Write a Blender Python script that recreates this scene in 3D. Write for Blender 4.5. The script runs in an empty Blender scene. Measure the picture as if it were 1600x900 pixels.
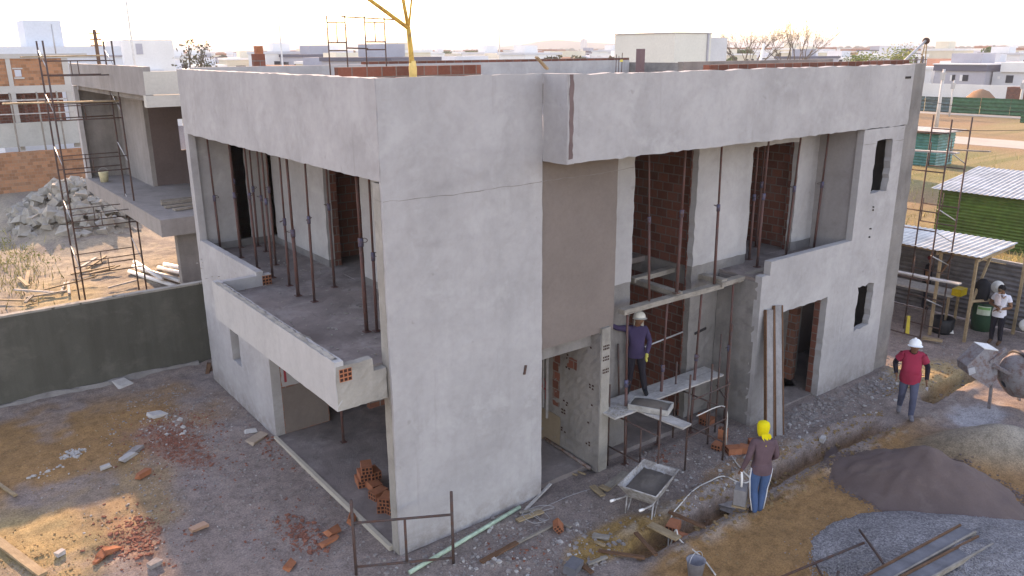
SUN_E,SKY_S,EXPO,WB_T,WB_TINT,SK_D,HAZE=2.0,.15,2.45,10500,30,.35,.00042
import bpy, bmesh, math, random
import numpy as np
from mathutils import Vector, Matrix
random.seed(7); rng=np.random.default_rng(11)
R=math.radians
scene=bpy.context.scene
COL=scene.collection
# ------------------------------------------------------------------ camera
F,PITCH,ROLL,YAW=1249.59,R(16.53),R(-0.386),R(-37.34)
CAM=Vector((-5.322,-9.998,7.84))
fw=Vector((math.sin(-YAW)*math.cos(PITCH),math.cos(YAW)*math.cos(PITCH),-math.sin(PITCH)))
rt=Vector((math.cos(YAW),math.sin(YAW),0)); up=rt.cross(fw)
r2=rt*math.cos(ROLL)+up*math.sin(ROLL); u2=up*math.cos(ROLL)-rt*math.sin(ROLL)
cd=bpy.data.cameras.new('camera'); cam=bpy.data.objects.new('camera',cd); COL.objects.link(cam)
cd.sensor_width=36; cd.lens=36*F/1600; cd.clip_start=.1; cd.clip_end=30000
m=Matrix((r2,u2,-fw)).transposed().to_4x4(); m.translation=CAM; cam.matrix_world=m
scene.camera=cam
def ray(px,py): return fw+r2*((px-800)/F)-u2*((py-450)/F)
def at(px,py,z=0.):
    d=ray(px,py); return CAM+d*((z-CAM.z)/d.z)
def atx(px,py,x):
    d=ray(px,py); return CAM+d*((x-CAM.x)/d.x)
def aty(px,py,y):
    d=ray(px,py); return CAM+d*((y-CAM.y)/d.y)
# ------------------------------------------------------------------ materials
MATS={}
class NT:
    def __init__(s,name):
        s.m=bpy.data.materials.new(name); s.m.use_nodes=True
        s.t=s.m.node_tree; s.n=s.t.nodes; s.l=s.t.links
        s.b=s.n['Principled BSDF']; s.b.inputs['Specular IOR Level'].default_value=.2
        s.tc=s.n.new('ShaderNodeTexCoord')
    def noise(s,scale,detail=6,rough=.6,co='Object',dist=0,stretch=None):
        n=s.n.new('ShaderNodeTexNoise'); n.inputs['Scale'].default_value=scale
        n.inputs['Detail'].default_value=detail; n.inputs['Roughness'].default_value=rough
        n.inputs['Distortion'].default_value=dist
        src=s.tc.outputs[co]
        if stretch:
            mp=s.n.new('ShaderNodeMapping'); mp.inputs['Scale'].default_value=stretch
            s.l.new(src,mp.inputs['Vector']); src=mp.outputs[0]
        s.l.new(src,n.inputs['Vector']); return n.outputs['Fac']
    def ramp(s,fac,stops):
        r=s.n.new('ShaderNodeValToRGB'); e=r.color_ramp.elements
        while len(e)<len(stops): e.new(.5)
        for k,(p,c) in enumerate(stops):
            e[k].position=p; e[k].color=(*c,1) if len(c)==3 else c
        s.l.new(fac,r.inputs[0]); return r.outputs[0]
    def mix(s,fac,a,b,mode='MIX'):
        x=s.n.new('ShaderNodeMix'); x.data_type='RGBA'; x.blend_type=mode
        for v,i in ((fac,0),(a,6),(b,7)):
            if isinstance(v,(int,float)): x.inputs[i].default_value=v
            elif isinstance(v,tuple): x.inputs[i].default_value=(*v,1)
            else: s.l.new(v,x.inputs[i])
        return x.outputs[2]
    def bump(s,h,st=.3,d=.02):
        b=s.n.new('ShaderNodeBump'); b.inputs['Strength'].default_value=st; b.inputs['Distance'].default_value=d
        s.l.new(h,b.inputs['Height']); s.l.new(b.outputs[0],s.b.inputs['Normal'])
    def col(s,c,rough=.9):
        if isinstance(c,tuple): s.b.inputs['Base Color'].default_value=(*c,1)
        else: s.l.new(c,s.b.inputs['Base Color'])
        s.b.inputs['Roughness'].default_value=rough
def G3(a,k): return tuple(min(1,x*k) for x in a)
def m_mottle(name,base,amp=.12,big=.7,small=14,rough=.9,bump=.25,bd=.01,streak=0,dark=None,darkamt=0,splash=None):
    if name in MATS: return MATS[name]
    t=NT(name)
    a=t.ramp(t.noise(big,5,.6),[(.3,G3(base,1-amp)),(.5,base),(.72,G3(base,1+amp))])
    b=t.ramp(t.noise(small,8,.7),[(.25,(.80,.80,.80)),(.55,(1,1,1)),(.8,(1.1,1.1,1.1))])
    c=t.mix(.55,a,b,'MULTIPLY')
    if streak:
        st=t.ramp(t.noise(2.2,4,.6,stretch=(1.6,1.6,.16)),[(.35,(.72,.71,.70)),(.6,(1,1,1))])
        c=t.mix(streak,c,st,'MULTIPLY')
    if dark:
        f=t.ramp(t.noise(1.3,7,.7,dist=.4),[(.52,(0,0,0)),(.66,(darkamt,)*3)])
        c=t.mix(f,c,dark)
    if splash:   # mud splashed on the foot of the wall, trowel sweeps and damp patches
        sp=t.n.new('ShaderNodeSeparateXYZ'); t.l.new(t.tc.outputs['Object'],sp.inputs[0])
        mr=t.n.new('ShaderNodeMapRange'); mr.inputs[1].default_value=.55; mr.inputs[2].default_value=.0; t.l.new(sp.outputs[2],mr.inputs[0])
        mm=t.n.new('ShaderNodeMath'); mm.operation='MULTIPLY'; t.l.new(mr.outputs[0],mm.inputs[0]); t.l.new(t.ramp(t.noise(4,8,.75),[(.38,(0,0,0)),(.6,(.75,.75,.75))]),mm.inputs[1])
        c=t.mix(mm.outputs[0],c,splash)
        tw=t.ramp(t.noise(.62,5,.58,dist=1.1,stretch=(1,1,1.4)),[(.26,(.82,.80,.795)),(.42,(1,1,1)),(.60,(1,1,1)),(.78,(.88,.865,.86))]); c=t.mix(.6,c,tw,'MULTIPLY')
        dr=t.ramp(t.noise(1.9,5,.7,stretch=(2.2,2.2,.12)),[(.60,(1,1,1)),(.74,(.80,.785,.775))]); c=t.mix(.6,c,dr,'MULTIPLY')
        pk=t.ramp(t.noise(5.5,3,.5),[(.70,(1,1,1)),(.76,(.82,.81,.80))]); c=t.mix(.8,c,pk,'MULTIPLY')
    t.col(c,rough)
    t.bump(t.noise(small*2.2,9,.75),bump,bd)
    MATS[name]=t.m; return t.m
def m_plain(name,c,rough=.6,metal=0,var=.15,scale=9):
    if name in MATS: return MATS[name]
    t=NT(name)
    t.col(t.ramp(t.noise(scale,6,.65),[(.3,G3(c,1-var)),(.7,G3(c,1+var))]),rough); t.b.inputs['Metallic'].default_value=metal
    MATS[name]=t.m; return t.m
def m_rust(name,c,rust=(.13,.055,.03),amt=.5):
    if name in MATS: return MATS[name]
    t=NT(name)
    f=t.ramp(t.noise(7,8,.75),[(.5-amt*.2,(0,0,0)),(.62,(1,1,1))])
    f2=t.ramp(t.noise(23,5,.7),[(.3,(.75,.75,.75)),(.7,(1.15,1.15,1.15))])
    t.col(t.mix(.7,t.mix(f,c,rust),f2,'MULTIPLY'),.7); t.bump(t.noise(60,4,.7),.2,.003)
    MATS[name]=t.m; return t.m
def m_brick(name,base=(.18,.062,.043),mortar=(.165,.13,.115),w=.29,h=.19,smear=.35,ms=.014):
    if name in MATS: return MATS[name]
    t=NT(name)
    b=t.n.new('ShaderNodeTexBrick'); t.l.new(t.tc.outputs['UV'],b.inputs['Vector'])
    b.inputs['Scale'].default_value=1; b.inputs['Brick Width'].default_value=w; b.inputs['Row Height'].default_value=h
    b.inputs['Mortar Size'].default_value=ms; b.inputs['Mortar Smooth'].default_value=.3
    b.inputs['Color1'].default_value=(*G3(base,1.2),1); b.inputs['Color2'].default_value=(*G3(base,.66),1); b.inputs['Mortar'].default_value=(*mortar,1)
    b.inputs['Bias'].default_value=-.1
    f=t.ramp(t.noise(1.7,8,.75,dist=.5),[(.5,(0,0,0)),(.7,(smear,)*3)])
    c=t.mix(f,b.outputs['Color'],mortar)
    c=t.mix(.6,c,t.ramp(t.noise(20,5,.7),[(.3,(.75,.75,.75)),(.7,(1.1,1.1,1.1))]),'MULTIPLY')
    t.col(c,.95)
    bp=t.n.new('ShaderNodeBump'); bp.invert=True; bp.inputs['Strength'].default_value=.5; bp.inputs['Distance'].default_value=.012
    t.l.new(b.outputs['Fac'],bp.inputs['Height']); t.l.new(bp.outputs[0],t.b.inputs['Normal'])
    MATS[name]=t.m; return t.m
def m_wood(name,c,rough=.85,knot=.3):
    if name in MATS: return MATS[name]
    t=NT(name)
    g=t.ramp(t.noise(6,6,.7,stretch=(1,9,9)),[(.3,G3(c,.7)),(.55,c),(.75,G3(c,1.2))])
    d=t.ramp(t.noise(3.1,6,.7),[(.4,(.62,.6,.58)),(.65,(1.05,1.05,1.05))])
    t.col(t.mix(.7,g,d,'MULTIPLY'),rough); t.bump(t.noise(20,4,.6,stretch=(1,9,9)),.2,.004)
    MATS[name]=t.m; return t.m
def m_corr(name,c,rough=.5,metal=.0,dirt=.4,dcol=(.2,.17,.14)):
    if name in MATS: return MATS[name]
    t=NT(name)
    f=t.ramp(t.noise(2.5,7,.7,stretch=(1,1,.5)),[(.45,(0,0,0)),(.75,(dirt,)*3)])
    a=t.mix(.8,t.ramp(t.noise(3,5,.65),[(.3,G3(c,.62)),(.7,G3(c,1.15))]),t.ramp(t.noise(2.6,3,.6,stretch=(1,.12,1)),[(.4,(.72,.70,.68)),(.6,(1.05,1.05,1.05))]),'MULTIPLY')
    t.col(t.mix(f,a,dcol),rough); t.b.inputs['Metallic'].default_value=metal
    MATS[name]=t.m; return t.m
PLASTER=m_mottle('cement_render',(.362,.345,.338),.13,.8,7,.92,.25,.006,streak=.12,dark=(.43,.415,.405),darkamt=.55,splash=(.20,.165,.145))
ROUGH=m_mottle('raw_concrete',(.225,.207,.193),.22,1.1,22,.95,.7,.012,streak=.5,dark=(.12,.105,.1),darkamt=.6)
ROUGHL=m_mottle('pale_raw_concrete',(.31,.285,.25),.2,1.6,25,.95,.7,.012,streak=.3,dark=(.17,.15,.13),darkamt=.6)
FRESH=m_mottle('fresh_mortar_render',(.185,.148,.13),.13,.8,16,.9,.25,.006)
SCREED=m_mottle('dusty_floor_screed',(.21,.172,.158),.3,1.4,16,.95,.9,.02,dark=(.33,.295,.275),darkamt=.65)
GREENW=m_mottle('dark_green_paint',(.088,.086,.072),.2,.5,25,.85,.3,.005,streak=.55,dark=(.145,.135,.115),darkamt=.4)
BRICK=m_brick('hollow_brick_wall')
BRICKD=m_brick('smeared_brick_wall',(.26,.1,.065),(.22,.19,.175),smear=.6)
BRICKB=m_brick('boundary_brick_wall',(.36,.16,.085),(.30,.2,.14),smear=.5,ms=.01)
CLAY=m_mottle('fired_clay',(.36,.125,.065),.3,3,20,.9,.3,.006)
CLAYD=m_plain('clay_hole',(.05,.02,.015),.95)
STEEL=m_rust('rusty_scaffold_steel',(.075,.06,.058),(.11,.05,.035))
PROP=m_rust('prop_steel',(.10,.065,.06),(.135,.05,.04))
PROPB=m_rust('painted_prop_collar',(.09,.1,.17),(.11,.06,.05))
GALV=m_plain('galvanised_steel',(.38,.38,.38),.45,.3)
WIRE=m_plain('black_wire',(.03,.03,.03),.6)
WOOD=m_wood('pine_board',(.36,.26,.16)); WOODG=m_wood('weathered_board',(.30,.265,.225)); WOODB=m_wood('brown_timber',(.17,.085,.05))
WOODW=m_wood('cement_smeared_board',(.48,.45,.42))
WHITEP=m_plain('white_plastic',(.72,.71,.68),.4,0,.05)
CORW=m_corr('zinc_roof_sheet',(.42,.43,.425),.4,.1,.3,(.4,.4,.38)); CORG=m_corr('grey_hoarding_sheet',(.17,.165,.175),.5,.0,.3)
CORGR=m_corr('mossy_green_sheet',(.075,.145,.03),.7,0,.6,(.10,.125,.04)); CORT=m_corr('teal_sheet',(.05,.24,.21),.5,0,.3,(.1,.2,.18))
CORH=m_corr('green_hoarding_sheet',(.025,.125,.06),.6,0,.3,(.07,.12,.08))
DARK=m_plain('dark_interior',(.03,.025,.025),.9)
def m_leaf(name,c,c2):
    if name in MATS: return MATS[name]
    t=NT(name); oi=t.n.new('ShaderNodeObjectInfo')
    t.col(t.ramp(t.noise(1.1,4,.6),[(.3,c),(.7,c2)]),.8); MATS[name]=t.m; return t.m
# ------------------------------------------------------------------ mesh builder
class MB:
    def __init__(s): s.v=[]; s.f=[]; s.mi=[]
    def add(s,vs,fs,mi=0):
        o=len(s.v); s.v+= [tuple(p) for p in vs]; s.f+=[tuple(i+o for i in f) for f in fs]; s.mi+=[mi]*len(fs); return s
    def box(s,a,b,mi=0):
        x0,y0,z0=a; x1,y1,z1=b
        return s.add([(x0,y0,z0),(x1,y0,z0),(x1,y1,z0),(x0,y1,z0),(x0,y0,z1),(x1,y0,z1),(x1,y1,z1),(x0,y1,z1)],
            [(0,3,2,1),(4,5,6,7),(0,1,5,4),(1,2,6,5),(2,3,7,6),(3,0,4,7)],mi)
    def bar(s,p,q,w,h,mi=0,upv=(0,0,1),nseg=1,bow=0):
        p=Vector(p);q=Vector(q);d=(q-p).normalized();u=Vector(upv)
        if abs(d.dot(u))>.98: u=Vector((1,0,0))
        sd=d.cross(u).normalized();u=sd.cross(d)
        vs=[];fs=[]
        for k in range(nseg+1):
            c=p.lerp(q,k/nseg)-u*(bow*math.sin(math.pi*k/nseg))
            vs+=[c-sd*w/2-u*h/2,c+sd*w/2-u*h/2,c+sd*w/2+u*h/2,c-sd*w/2+u*h/2]
        for k in range(nseg):
            o=4*k
            for e in range(4): fs.append((o+e,o+(e+1)%4,o+4+(e+1)%4,o+4+e))
        fs+=[(3,2,1,0),(4*nseg,4*nseg+1,4*nseg+2,4*nseg+3)]
        return s.add(vs,fs,mi)
    def tube(s,pts,r,n=8,mi=0,cap=True):
        pts=[Vector(p) for p in pts]; k=len(pts); rs=r if isinstance(r,(list,tuple)) else [r]*k
        vs=[];fs=[];pu=None
        for i,p in enumerate(pts):
            d=(pts[min(i+1,k-1)]-pts[max(i-1,0)]).normalized()
            if pu is None:
                pu=d.orthogonal().normalized()
            u=(pu-d*pu.dot(d)).normalized(); pu=u; w=d.cross(u)
            for j in range(n):
                a=2*math.pi*j/n; vs.append(p+(u*math.cos(a)+w*math.sin(a))*rs[i])
        for i in range(k-1):
            for j in range(n): fs.append((i*n+j,i*n+(j+1)%n,(i+1)*n+(j+1)%n,(i+1)*n+j))
        if cap: fs+=[tuple(reversed(range(n))),tuple(range((k-1)*n,k*n))]
        return s.add(vs,fs,mi)
    def lathe(s,prof,n=20,org=(0,0,0),axis=(0,0,1),mi=0,cap=True):
        ax=Vector(axis).normalized();u=ax.orthogonal().normalized();w=ax.cross(u);o=Vector(org);vs=[];fs=[]
        for r,h in prof:
            for j in range(n):
                a=2*math.pi*j/n; vs.append(o+ax*h+(u*math.cos(a)+w*math.sin(a))*r)
        for i in range(len(prof)-1):
            for j in range(n): fs.append((i*n+j,i*n+(j+1)%n,(i+1)*n+(j+1)%n,(i+1)*n+j))
        if cap: fs+=[tuple(reversed(range(n))),tuple(range((len(prof)-1)*n,len(prof)*n))]
        return s.add(vs,fs,mi)
    def prism(s,poly,ext,mi=0):
        n=len(poly);e=Vector(ext);a=[Vector(p) for p in poly]
        return s.add(a+[p+e for p in a],[tuple(reversed(range(n))),tuple(range(n,2*n))]+[(i,(i+1)%n,n+(i+1)%n,n+i) for i in range(n)],mi)
    def stone(s,c,r,mi=0,flat=.7,rot=None):
        P=[(1,0,0),(-1,0,0),(0,1,0),(0,-1,0),(0,0,1),(0,0,-1),(.6,.6,.5),(-.6,.6,.5),(.6,-.6,.5),(-.6,-.6,.5)]
        ang=random.random()*6.28; ca,sa=math.cos(ang),math.sin(ang)
        j=lambda:random.uniform(.7,1.25)
        sx,sy=random.uniform(.7,1.3),random.uniform(.6,1.1)
        vs=[]
        for x,y,z in ((-1,-.8,-.6),(1,-.7,-.6),(.9,.8,-.6),(-.8,.9,-.6),(-.8,-.7,.5),(.7,-.8,.7),(.8,.6,.5),(-.7,.7,.8)):
            x*=j()*sx*r*.8;y*=j()*sy*r*.8;z*=j()*r*flat
            vs.append((c[0]+x*ca-y*sa,c[1]+x*sa+y*ca,c[2]+z))
        return s.add(vs,[(0,3,2,1),(4,5,6),(4,6,7),(0,1,5,4),(1,2,6,5),(2,3,7,6),(3,0,4,7)],mi)
    def build(s,name,mat,parent=None,smooth=False,loc=None,uv=True):
        me=bpy.data.meshes.new(name); me.from_pydata(s.v,[],s.f); 
        mats=mat if isinstance(mat,(list,tuple)) else [mat]
        for m_ in mats: me.materials.append(m_)
        if len(mats)>1: me.polygons.foreach_set('material_index',s.mi)
        if smooth: me.polygons.foreach_set('use_smooth',[True]*len(me.polygons))
        me.update()
        if uv: boxuv(me)
        o=bpy.data.objects.new(name,me); COL.objects.link(o)
        if parent is not None: o.parent=parent
        if loc is not None: o.location=loc
        return o
def boxuv(me):
    n=len(me.loops); 
    if n==0: return
    co=np.empty(len(me.vertices)*3); me.vertices.foreach_get('co',co); co=co.reshape(-1,3)
    li=np.empty(n,int); me.loops.foreach_get('vertex_index',li)
    nr=np.empty(len(me.polygons)*3); me.polygons.foreach_get('normal',nr); nr=np.abs(nr.reshape(-1,3))
    lt=np.empty(len(me.polygons),int); me.polygons.foreach_get('loop_total',lt)
    ax=np.repeat(np.argmax(nr*np.array([1,1,1.2]),1),lt); c=co[li]
    uv=np.where((ax==0)[:,None],c[:,[1,2]],np.where((ax==1)[:,None],c[:,[0,2]],c[:,[0,1]]))
    l=me.uv_layers.new(name='UVMap'); l.data.foreach_set('uv',uv.ravel())
def tag(o,label,cat,group=None,kind=None):
    if label: o['label']=label
    if cat: o['category']=cat
    if group: o['group']=group
    if kind: o['kind']=kind
    return o
def thing(name,label,cat,loc=(0,0,0),rz=0,group=None):
    o=bpy.data.objects.new(name,None); COL.objects.link(o); o.empty_display_size=.2
    o.location=loc; o.rotation_euler=(0,0,rz); return tag(o,label,cat,group)
def kids(o): return [c for c in bpy.data.objects if c.parent==o]
def copytree(o,loc=None,rz=None,label=None,parent=None):
    ch=kids(o); c=o.copy(); COL.objects.link(c)
    if parent is not None: c.parent=parent
    if loc is not None: c.location=loc
    if rz is not None: c.rotation_euler=(0,0,rz)
    if label: c['label']=label
    for k in ch: copytree(k,parent=c)
    return c
ORD=['first','second','third','fourth','fifth','sixth','seventh','eighth','ninth','tenth','eleventh','twelfth','thirteenth','fourteenth','fifteenth']
# value noise
def vnoise(x,y,sc,seed=0):
    g=np.random.default_rng(seed).random((257,257)); x=np.asarray(x)*sc+1000; y=np.asarray(y)*sc+1000
    xi=np.floor(x).astype(int);yi=np.floor(y).astype(int);fx=x-xi;fy=y-yi
    fx=fx*fx*(3-2*fx);fy=fy*fy*(3-2*fy);a=lambda i,j:g[(xi+i)%256,(yi+j)%256]
    return (a(0,0)*(1-fx)+a(1,0)*fx)*(1-fy)+(a(0,1)*(1-fx)+a(1,1)*fx)*fy
def fbm(x,y,sc,o=4,seed=0):
    s=0;t=0
    for k in range(o): s=s+vnoise(x,y,sc*2**k,seed+k)/1.8**k; t+=1/1.8**k
    return s/t
# wall panel with openings
def panel(mb,org,U,V,N,w,h,th,holes=(),step=.16,rag=0.,ragall=False,mi=0,undul=0.,seed=0):
    """rectangle w x h in the plane (U,V), thickness th against N; holes=(u0,u1,v0,v1)"""
    org=Vector(org);U=Vector(U);V=Vector(V);N=Vector(N)
    def lines(L,cuts):
        c=sorted(set([0,L]+[round(x,4) for x in cuts if 0<x<L])); out=[]
        for a,b in zip(c,c[1:]):
            n=max(1,round((b-a)/step)); out+=[a+(b-a)*i/n for i in range(n)]
        return out+[L]
    us=lines(w,[q for hh in holes for q in hh[:2]]); vs=lines(h,[q for hh in holes for q in hh[2:]])
    nu,nv=len(us),len(vs)
    inh=lambda u,v:any(a<u<b and c<v<d for a,b,c,d in holes)
    cell=[[not inh((us[i]+us[i+1])/2,(vs[j]+vs[j+1])/2) for j in range(nv-1)] for i in range(nu-1)]
    C=lambda i,j:0<=i<nu-1 and 0<=j<nv-1 and cell[i][j]
    rr=random.Random(seed+int(w*100)); front={};verts=[];faces=[]
    def vid(i,j):
        if (i,j) in front: return front[i,j]
        nb=[C(i-1,j-1),C(i,j-1),C(i-1,j),C(i,j)]; du=dv=0
        outer=i in(0,nu-1) or j in(0,nv-1)
        if rag and not all(nb) and (ragall or not outer):
            du=rr.uniform(-rag,rag);dv=rr.uniform(-rag,rag)
            if outer:
                if i in(0,nu-1): du=abs(du)*(1 if i==0 else -1); 
                if j in(0,nv-1): dv=abs(dv)*(1 if j==0 else -1)
                if i in(0,nu-1) and j not in(0,nv-1): dv=0
                if j in(0,nv-1) and i not in(0,nu-1): du=0
        u=us[i]+du;v=vs[j]+dv
        dn=undul*(rr.random()-.5)
        p=org+U*u+V*v
        verts.append(p+N*dn);verts.append(p-N*th); front[i,j]=len(verts)-2; return front[i,j]
    for i in range(nu-1):
        for j in range(nv-1):
            if not cell[i][j]: continue
            a,b,c,d=vid(i,j),vid(i+1,j),vid(i+1,j+1),vid(i,j+1)
            faces.append((a,b,c,d));faces.append((d+1,c+1,b+1,a+1))
            if not C(i,j-1):faces.append((b,a,a+1,b+1))
            if not C(i,j+1):faces.append((d,c,c+1,d+1))
            if not C(i-1,j):faces.append((a,d,d+1,a+1))
            if not C(i+1,j):faces.append((c,b,b+1,c+1))
    # orientation: make U x V = N
    if U.cross(V).dot(N)<0: faces=[tuple(reversed(f)) for f in faces]
    return mb.add(verts,faces,mi)
X,Y,Z=(1,0,0),(0,1,0),(0,0,1); NX,NY=(-1,0,0),(0,-1,0)
# ------------------------------------------------------------------ ground
def axis(lo,hi,st,far):
    a=list(np.arange(lo,hi+1e-6,st)); s=st; v=hi
    while v<far: s*=1.14; v+=s; a.append(v)
    s=st; v=lo; pre=[]
    while v>-far: s*=1.14; v-=s; pre.append(v)
    return np.array(pre[::-1]+a)
gx=axis(-8,19.5,.1,9000); gy=axis(-8,25,.1,9000); gy=np.unique(np.round(np.concatenate([gy,np.arange(-3.2,-1.35,.033)]),3)); gy=gy[np.concatenate([[True],np.diff(gy)>.02])]
GX,GY=np.meshgrid(gx,gy)
def sm(a,b,x): 
    t=np.clip((x-a)/(b-a),0,1); return t*t*(3-2*t)
def ell(cx,cy,rx,ry,a=0):
    c,s=math.cos(a),math.sin(a); u=(GX-cx)*c+(GY-cy)*s; v=-(GX-cx)*s+(GY-cy)*c
    return np.sqrt((u/rx)**2+(v/ry)**2)
near=1-sm(25,60,np.hypot(GX-3,GY-5))
n1=fbm(GX,GY,.55,4,1); n2=fbm(GX,GY,2.3,4,5); n3=fbm(GX,GY,7,2,9)
H=near*((n1-.5)*.10+(n2-.5)*.09+(n3-.5)*.035)
tw=.20+.16*(n2-.5)+.06*(n3-.5); tc=-2.22+.22*(fbm(GX,GX*0,.5,2,3)-.5)
tr=(1-sm(tw*.8,tw*1.15,np.abs(GY-tc)))*np.maximum(sm(2.95,3.3,GX)*(1-sm(10.3,10.8,GX)),sm(12.6,13.0,GX)*(1-sm(15.2,15.8,GX)))
H-=tr*.42*(.75+.5*(n1-.5))
bank=np.exp(-((np.abs(GY-tc)-.48)/.16)**2)*sm(3,3.5,GX)*(1-sm(14,15,GX)); H+=bank*.10*(n2)
e=ell(11.3,-4.3,1.9,1.0,-.5); H+=np.maximum(0,1-e)*.62
e=ell(13.4,-3.9,1.2,1.0); H+=np.maximum(0,1-e)*.18
e=ell(.9,33,3.4,8); H+=np.clip(1-e,0,1)*1.3
ins=sm(-.02,.06,GX)*(1-sm(13.95,14.05,GX))*sm(-.02,.06,GY+.0)*(1-sm(9.3,9.4,GY)); H=H*(1-ins)-.05*ins
zfill=(GX>8.2)&(GX<14)&(GY>-.7)&(GY<=.1); H[zfill]=np.minimum(H[zfill],.0)
wl=np.exp(-((GY-10.45)/.25)**2)*(GX<.5); H+=wl*.05
flat=sm(40,70,np.hypot(GX,GY)); H*=(1-flat)
# colours of the soils (where each kind of soil lies)
def blend(c,w,k): 
    w=np.clip(w,0,1)[...,None]; return c*(1-w)+np.array(k)*w
c=np.zeros(GX.shape+(3,))+np.array((.25,.195,.172))
k1=fbm(GX,GY,.33,4,21); k2=fbm(GX,GY,1.1,4,31); k3=fbm(GX,GY,3.2,3,41)
OCH=(.315,.165,.072); YEL=(.34,.24,.12); GREY=(.255,.208,.192); PALE=(.36,.335,.30); RED=(.30,.125,.085)
left=(GX<.2)&(GY<10.4)
w=(1-sm(.5,1.15,ell(-4.6,7.9,4.2,2.7)+.8*(k2-.5))); c=blend(c,w,OCH)
w=(1-sm(.5,1.2,ell(-3.4,4.8,1.3,1.5)+1.1*(k2-.5)))*.75; c=blend(c,w,(.30,.19,.095))
w=(1-sm(.45,1.2,ell(-5.4,3.6,2.2,2.4)+.8*(k2-.5))); c=blend(c,w,YEL)
w=sm(.55,.68,k2)*left*.5; c=blend(c,w,GREY)
w=(1-sm(.5,1.1,ell(-1.9,6.4,.55,1.6,.2)+1.2*(k3-.5)))*.75; c=blend(c,w,(.28,.15,.115))
w=(1-sm(.5,1.1,ell(-3.3,3.3,.45,1.0)+1.2*(k3-.5)))*.6; c=blend(c,w,(.28,.15,.1))
w=sm(-2.45,-2.75,GY+.5*(k2-.5))*sm(2.2,3.2,GX)*(1-sm(10,12.5,GX)); c=blend(c,w,OCH)
w=(1-sm(.5,1.1,ell(3.1,-1.75,1.3,.5)+1.0*(k2-.5))); c=blend(c,w,(.33,.19,.07))
w=(1-sm(.5,1.1,ell(6.9,-1.6,1.8,.35)+1.0*(k2-.5)))*.6; c=blend(c,w,OCH)
w=tr; c=blend(c,w*.9,(.25,.13,.065))
w=bank*sm(.5,.62,k3); c=blend(c,w*.45,(.36,.33,.30))
w=(1-sm(.6,1.05,ell(11.3,-4.3,1.9,1.0,-.5)+.4*(k2-.5))); c=blend(c,w,(.24,.165,.10))
w=sm(9.5,12,GX)*sm(-2.6,-3.2,GY)*(1-sm(.4,1.1,ell(11.3,-4.3,1.9,1.0,-.5))); c=blend(c,w,(.30,.265,.22))
w=(1-sm(.5,1.1,ell(12.7,-3.4,1.1,.6)+.8*(k3-.5)))*.8; c=blend(c,w,(.40,.40,.41))
w=(1-sm(.5,1.1,ell(14.4,-1.6,1.6,1.0)+.6*(k2-.5))); c=blend(c,w,(.33,.24,.13))
w=sm(10.7,11.2,GY)*(GX<6)*(1-sm(48,60,GY)); c=blend(c,w,(.29,.24,.18))
w=w*sm(.5,.62,k2); c=blend(c,w*.8,(.20,.165,.14))
w=(1-sm(.5,1.1,ell(-1.9,17.5,1.6,6)+.5*(k2-.5))); c=blend(c,w,(.34,.26,.15))
fld=sm(20.5,22.5,GX); c=blend(c,fld,(.235,.175,.082))
c=blend(c,fld*sm(.45,.62,k1),(.17,.155,.062)); c=blend(c,fld*sm(.5,.6,k2)*.6,(.27,.205,.105))
c=blend(c,fld*(1-sm(.3,.45,fbm(GX,GY,.06,3,61))) ,(.25,.155,.085))
farw=sm(130,220,np.hypot(GX,GY)); c=blend(c,farw,(.23,.225,.17)); c=blend(c,farw*sm(.45,.6,fbm(GX,GY,.011,4,71)),(.17,.19,.12))
c=blend(c,sm(4300,4800,np.hypot(GX,GY)),(.20,.25,.30))
c*= (0.86+.28*k3[...,None]*near[...,None]+.14*(1-near[...,None]))
ny,nx=GX.shape
me=bpy.data.meshes.new('ground'); me.vertices.add(nx*ny)
me.vertices.foreach_set('co',np.stack([GX,GY,H],-1).ravel())
ii,jj=np.meshgrid(np.arange(nx-1),np.arange(ny-1)); a=(jj*nx+ii).ravel()
q=np.stack([a,a+1,a+nx+1,a+nx],-1).ravel(); nf=len(a)
me.loops.add(nf*4); me.loops.foreach_set('vertex_index',q); me.polygons.add(nf)
me.polygons.foreach_set('loop_start',np.arange(nf)*4); me.polygons.foreach_set('use_smooth',np.ones(nf,bool))
me.update(calc_edges=True)
ca=me.color_attributes.new('soil','FLOAT_COLOR','POINT'); ca.data.foreach_set('color',np.concatenate([c,np.ones(c.shape[:2]+(1,))],-1).ravel())
t=NT('soil'); at_=t.n.new('ShaderNodeAttribute'); at_.attribute_name='soil'
f1=t.ramp(t.noise(5,10,.75),[(.3,(.55,.54,.53)),(.5,(1,1,1)),(.7,(1.3,1.28,1.25))]); f2=t.ramp(t.noise(34,6,.75),[(.32,(.45,.44,.43)),(.5,(1,1,1)),(.70,(1.5,1.5,1.5))])
t.col(t.mix(.8,t.mix(.9,at_.outputs['Color'],f1,'MULTIPLY'),f2,'MULTIPLY'),.97); t.bump(t.noise(26,9,.8),.9,.03)
me.materials.append(t.m)
ground=bpy.data.objects.new('ground',me); COL.objects.link(ground); tag(ground,'bare dirt building plot of ochre soil and grey dust','ground',kind='structure')
def gh(x,y):
    i=min(max(np.searchsorted(gx,x)-1,0),nx-2); j=min(max(np.searchsorted(gy,y)-1,0),ny-2)
    u=(x-gx[i])/(gx[i+1]-gx[i]); v=(y-gy[j])/(gy[j+1]-gy[j])
    return float((H[j,i]*(1-u)+H[j,i+1]*u)*(1-v)+(H[j+1,i]*(1-u)+H[j+1,i+1]*u)*v)
def onG(px,py):
    p=at(px,py,0); p.z=gh(p.x,p.y); return p
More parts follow.
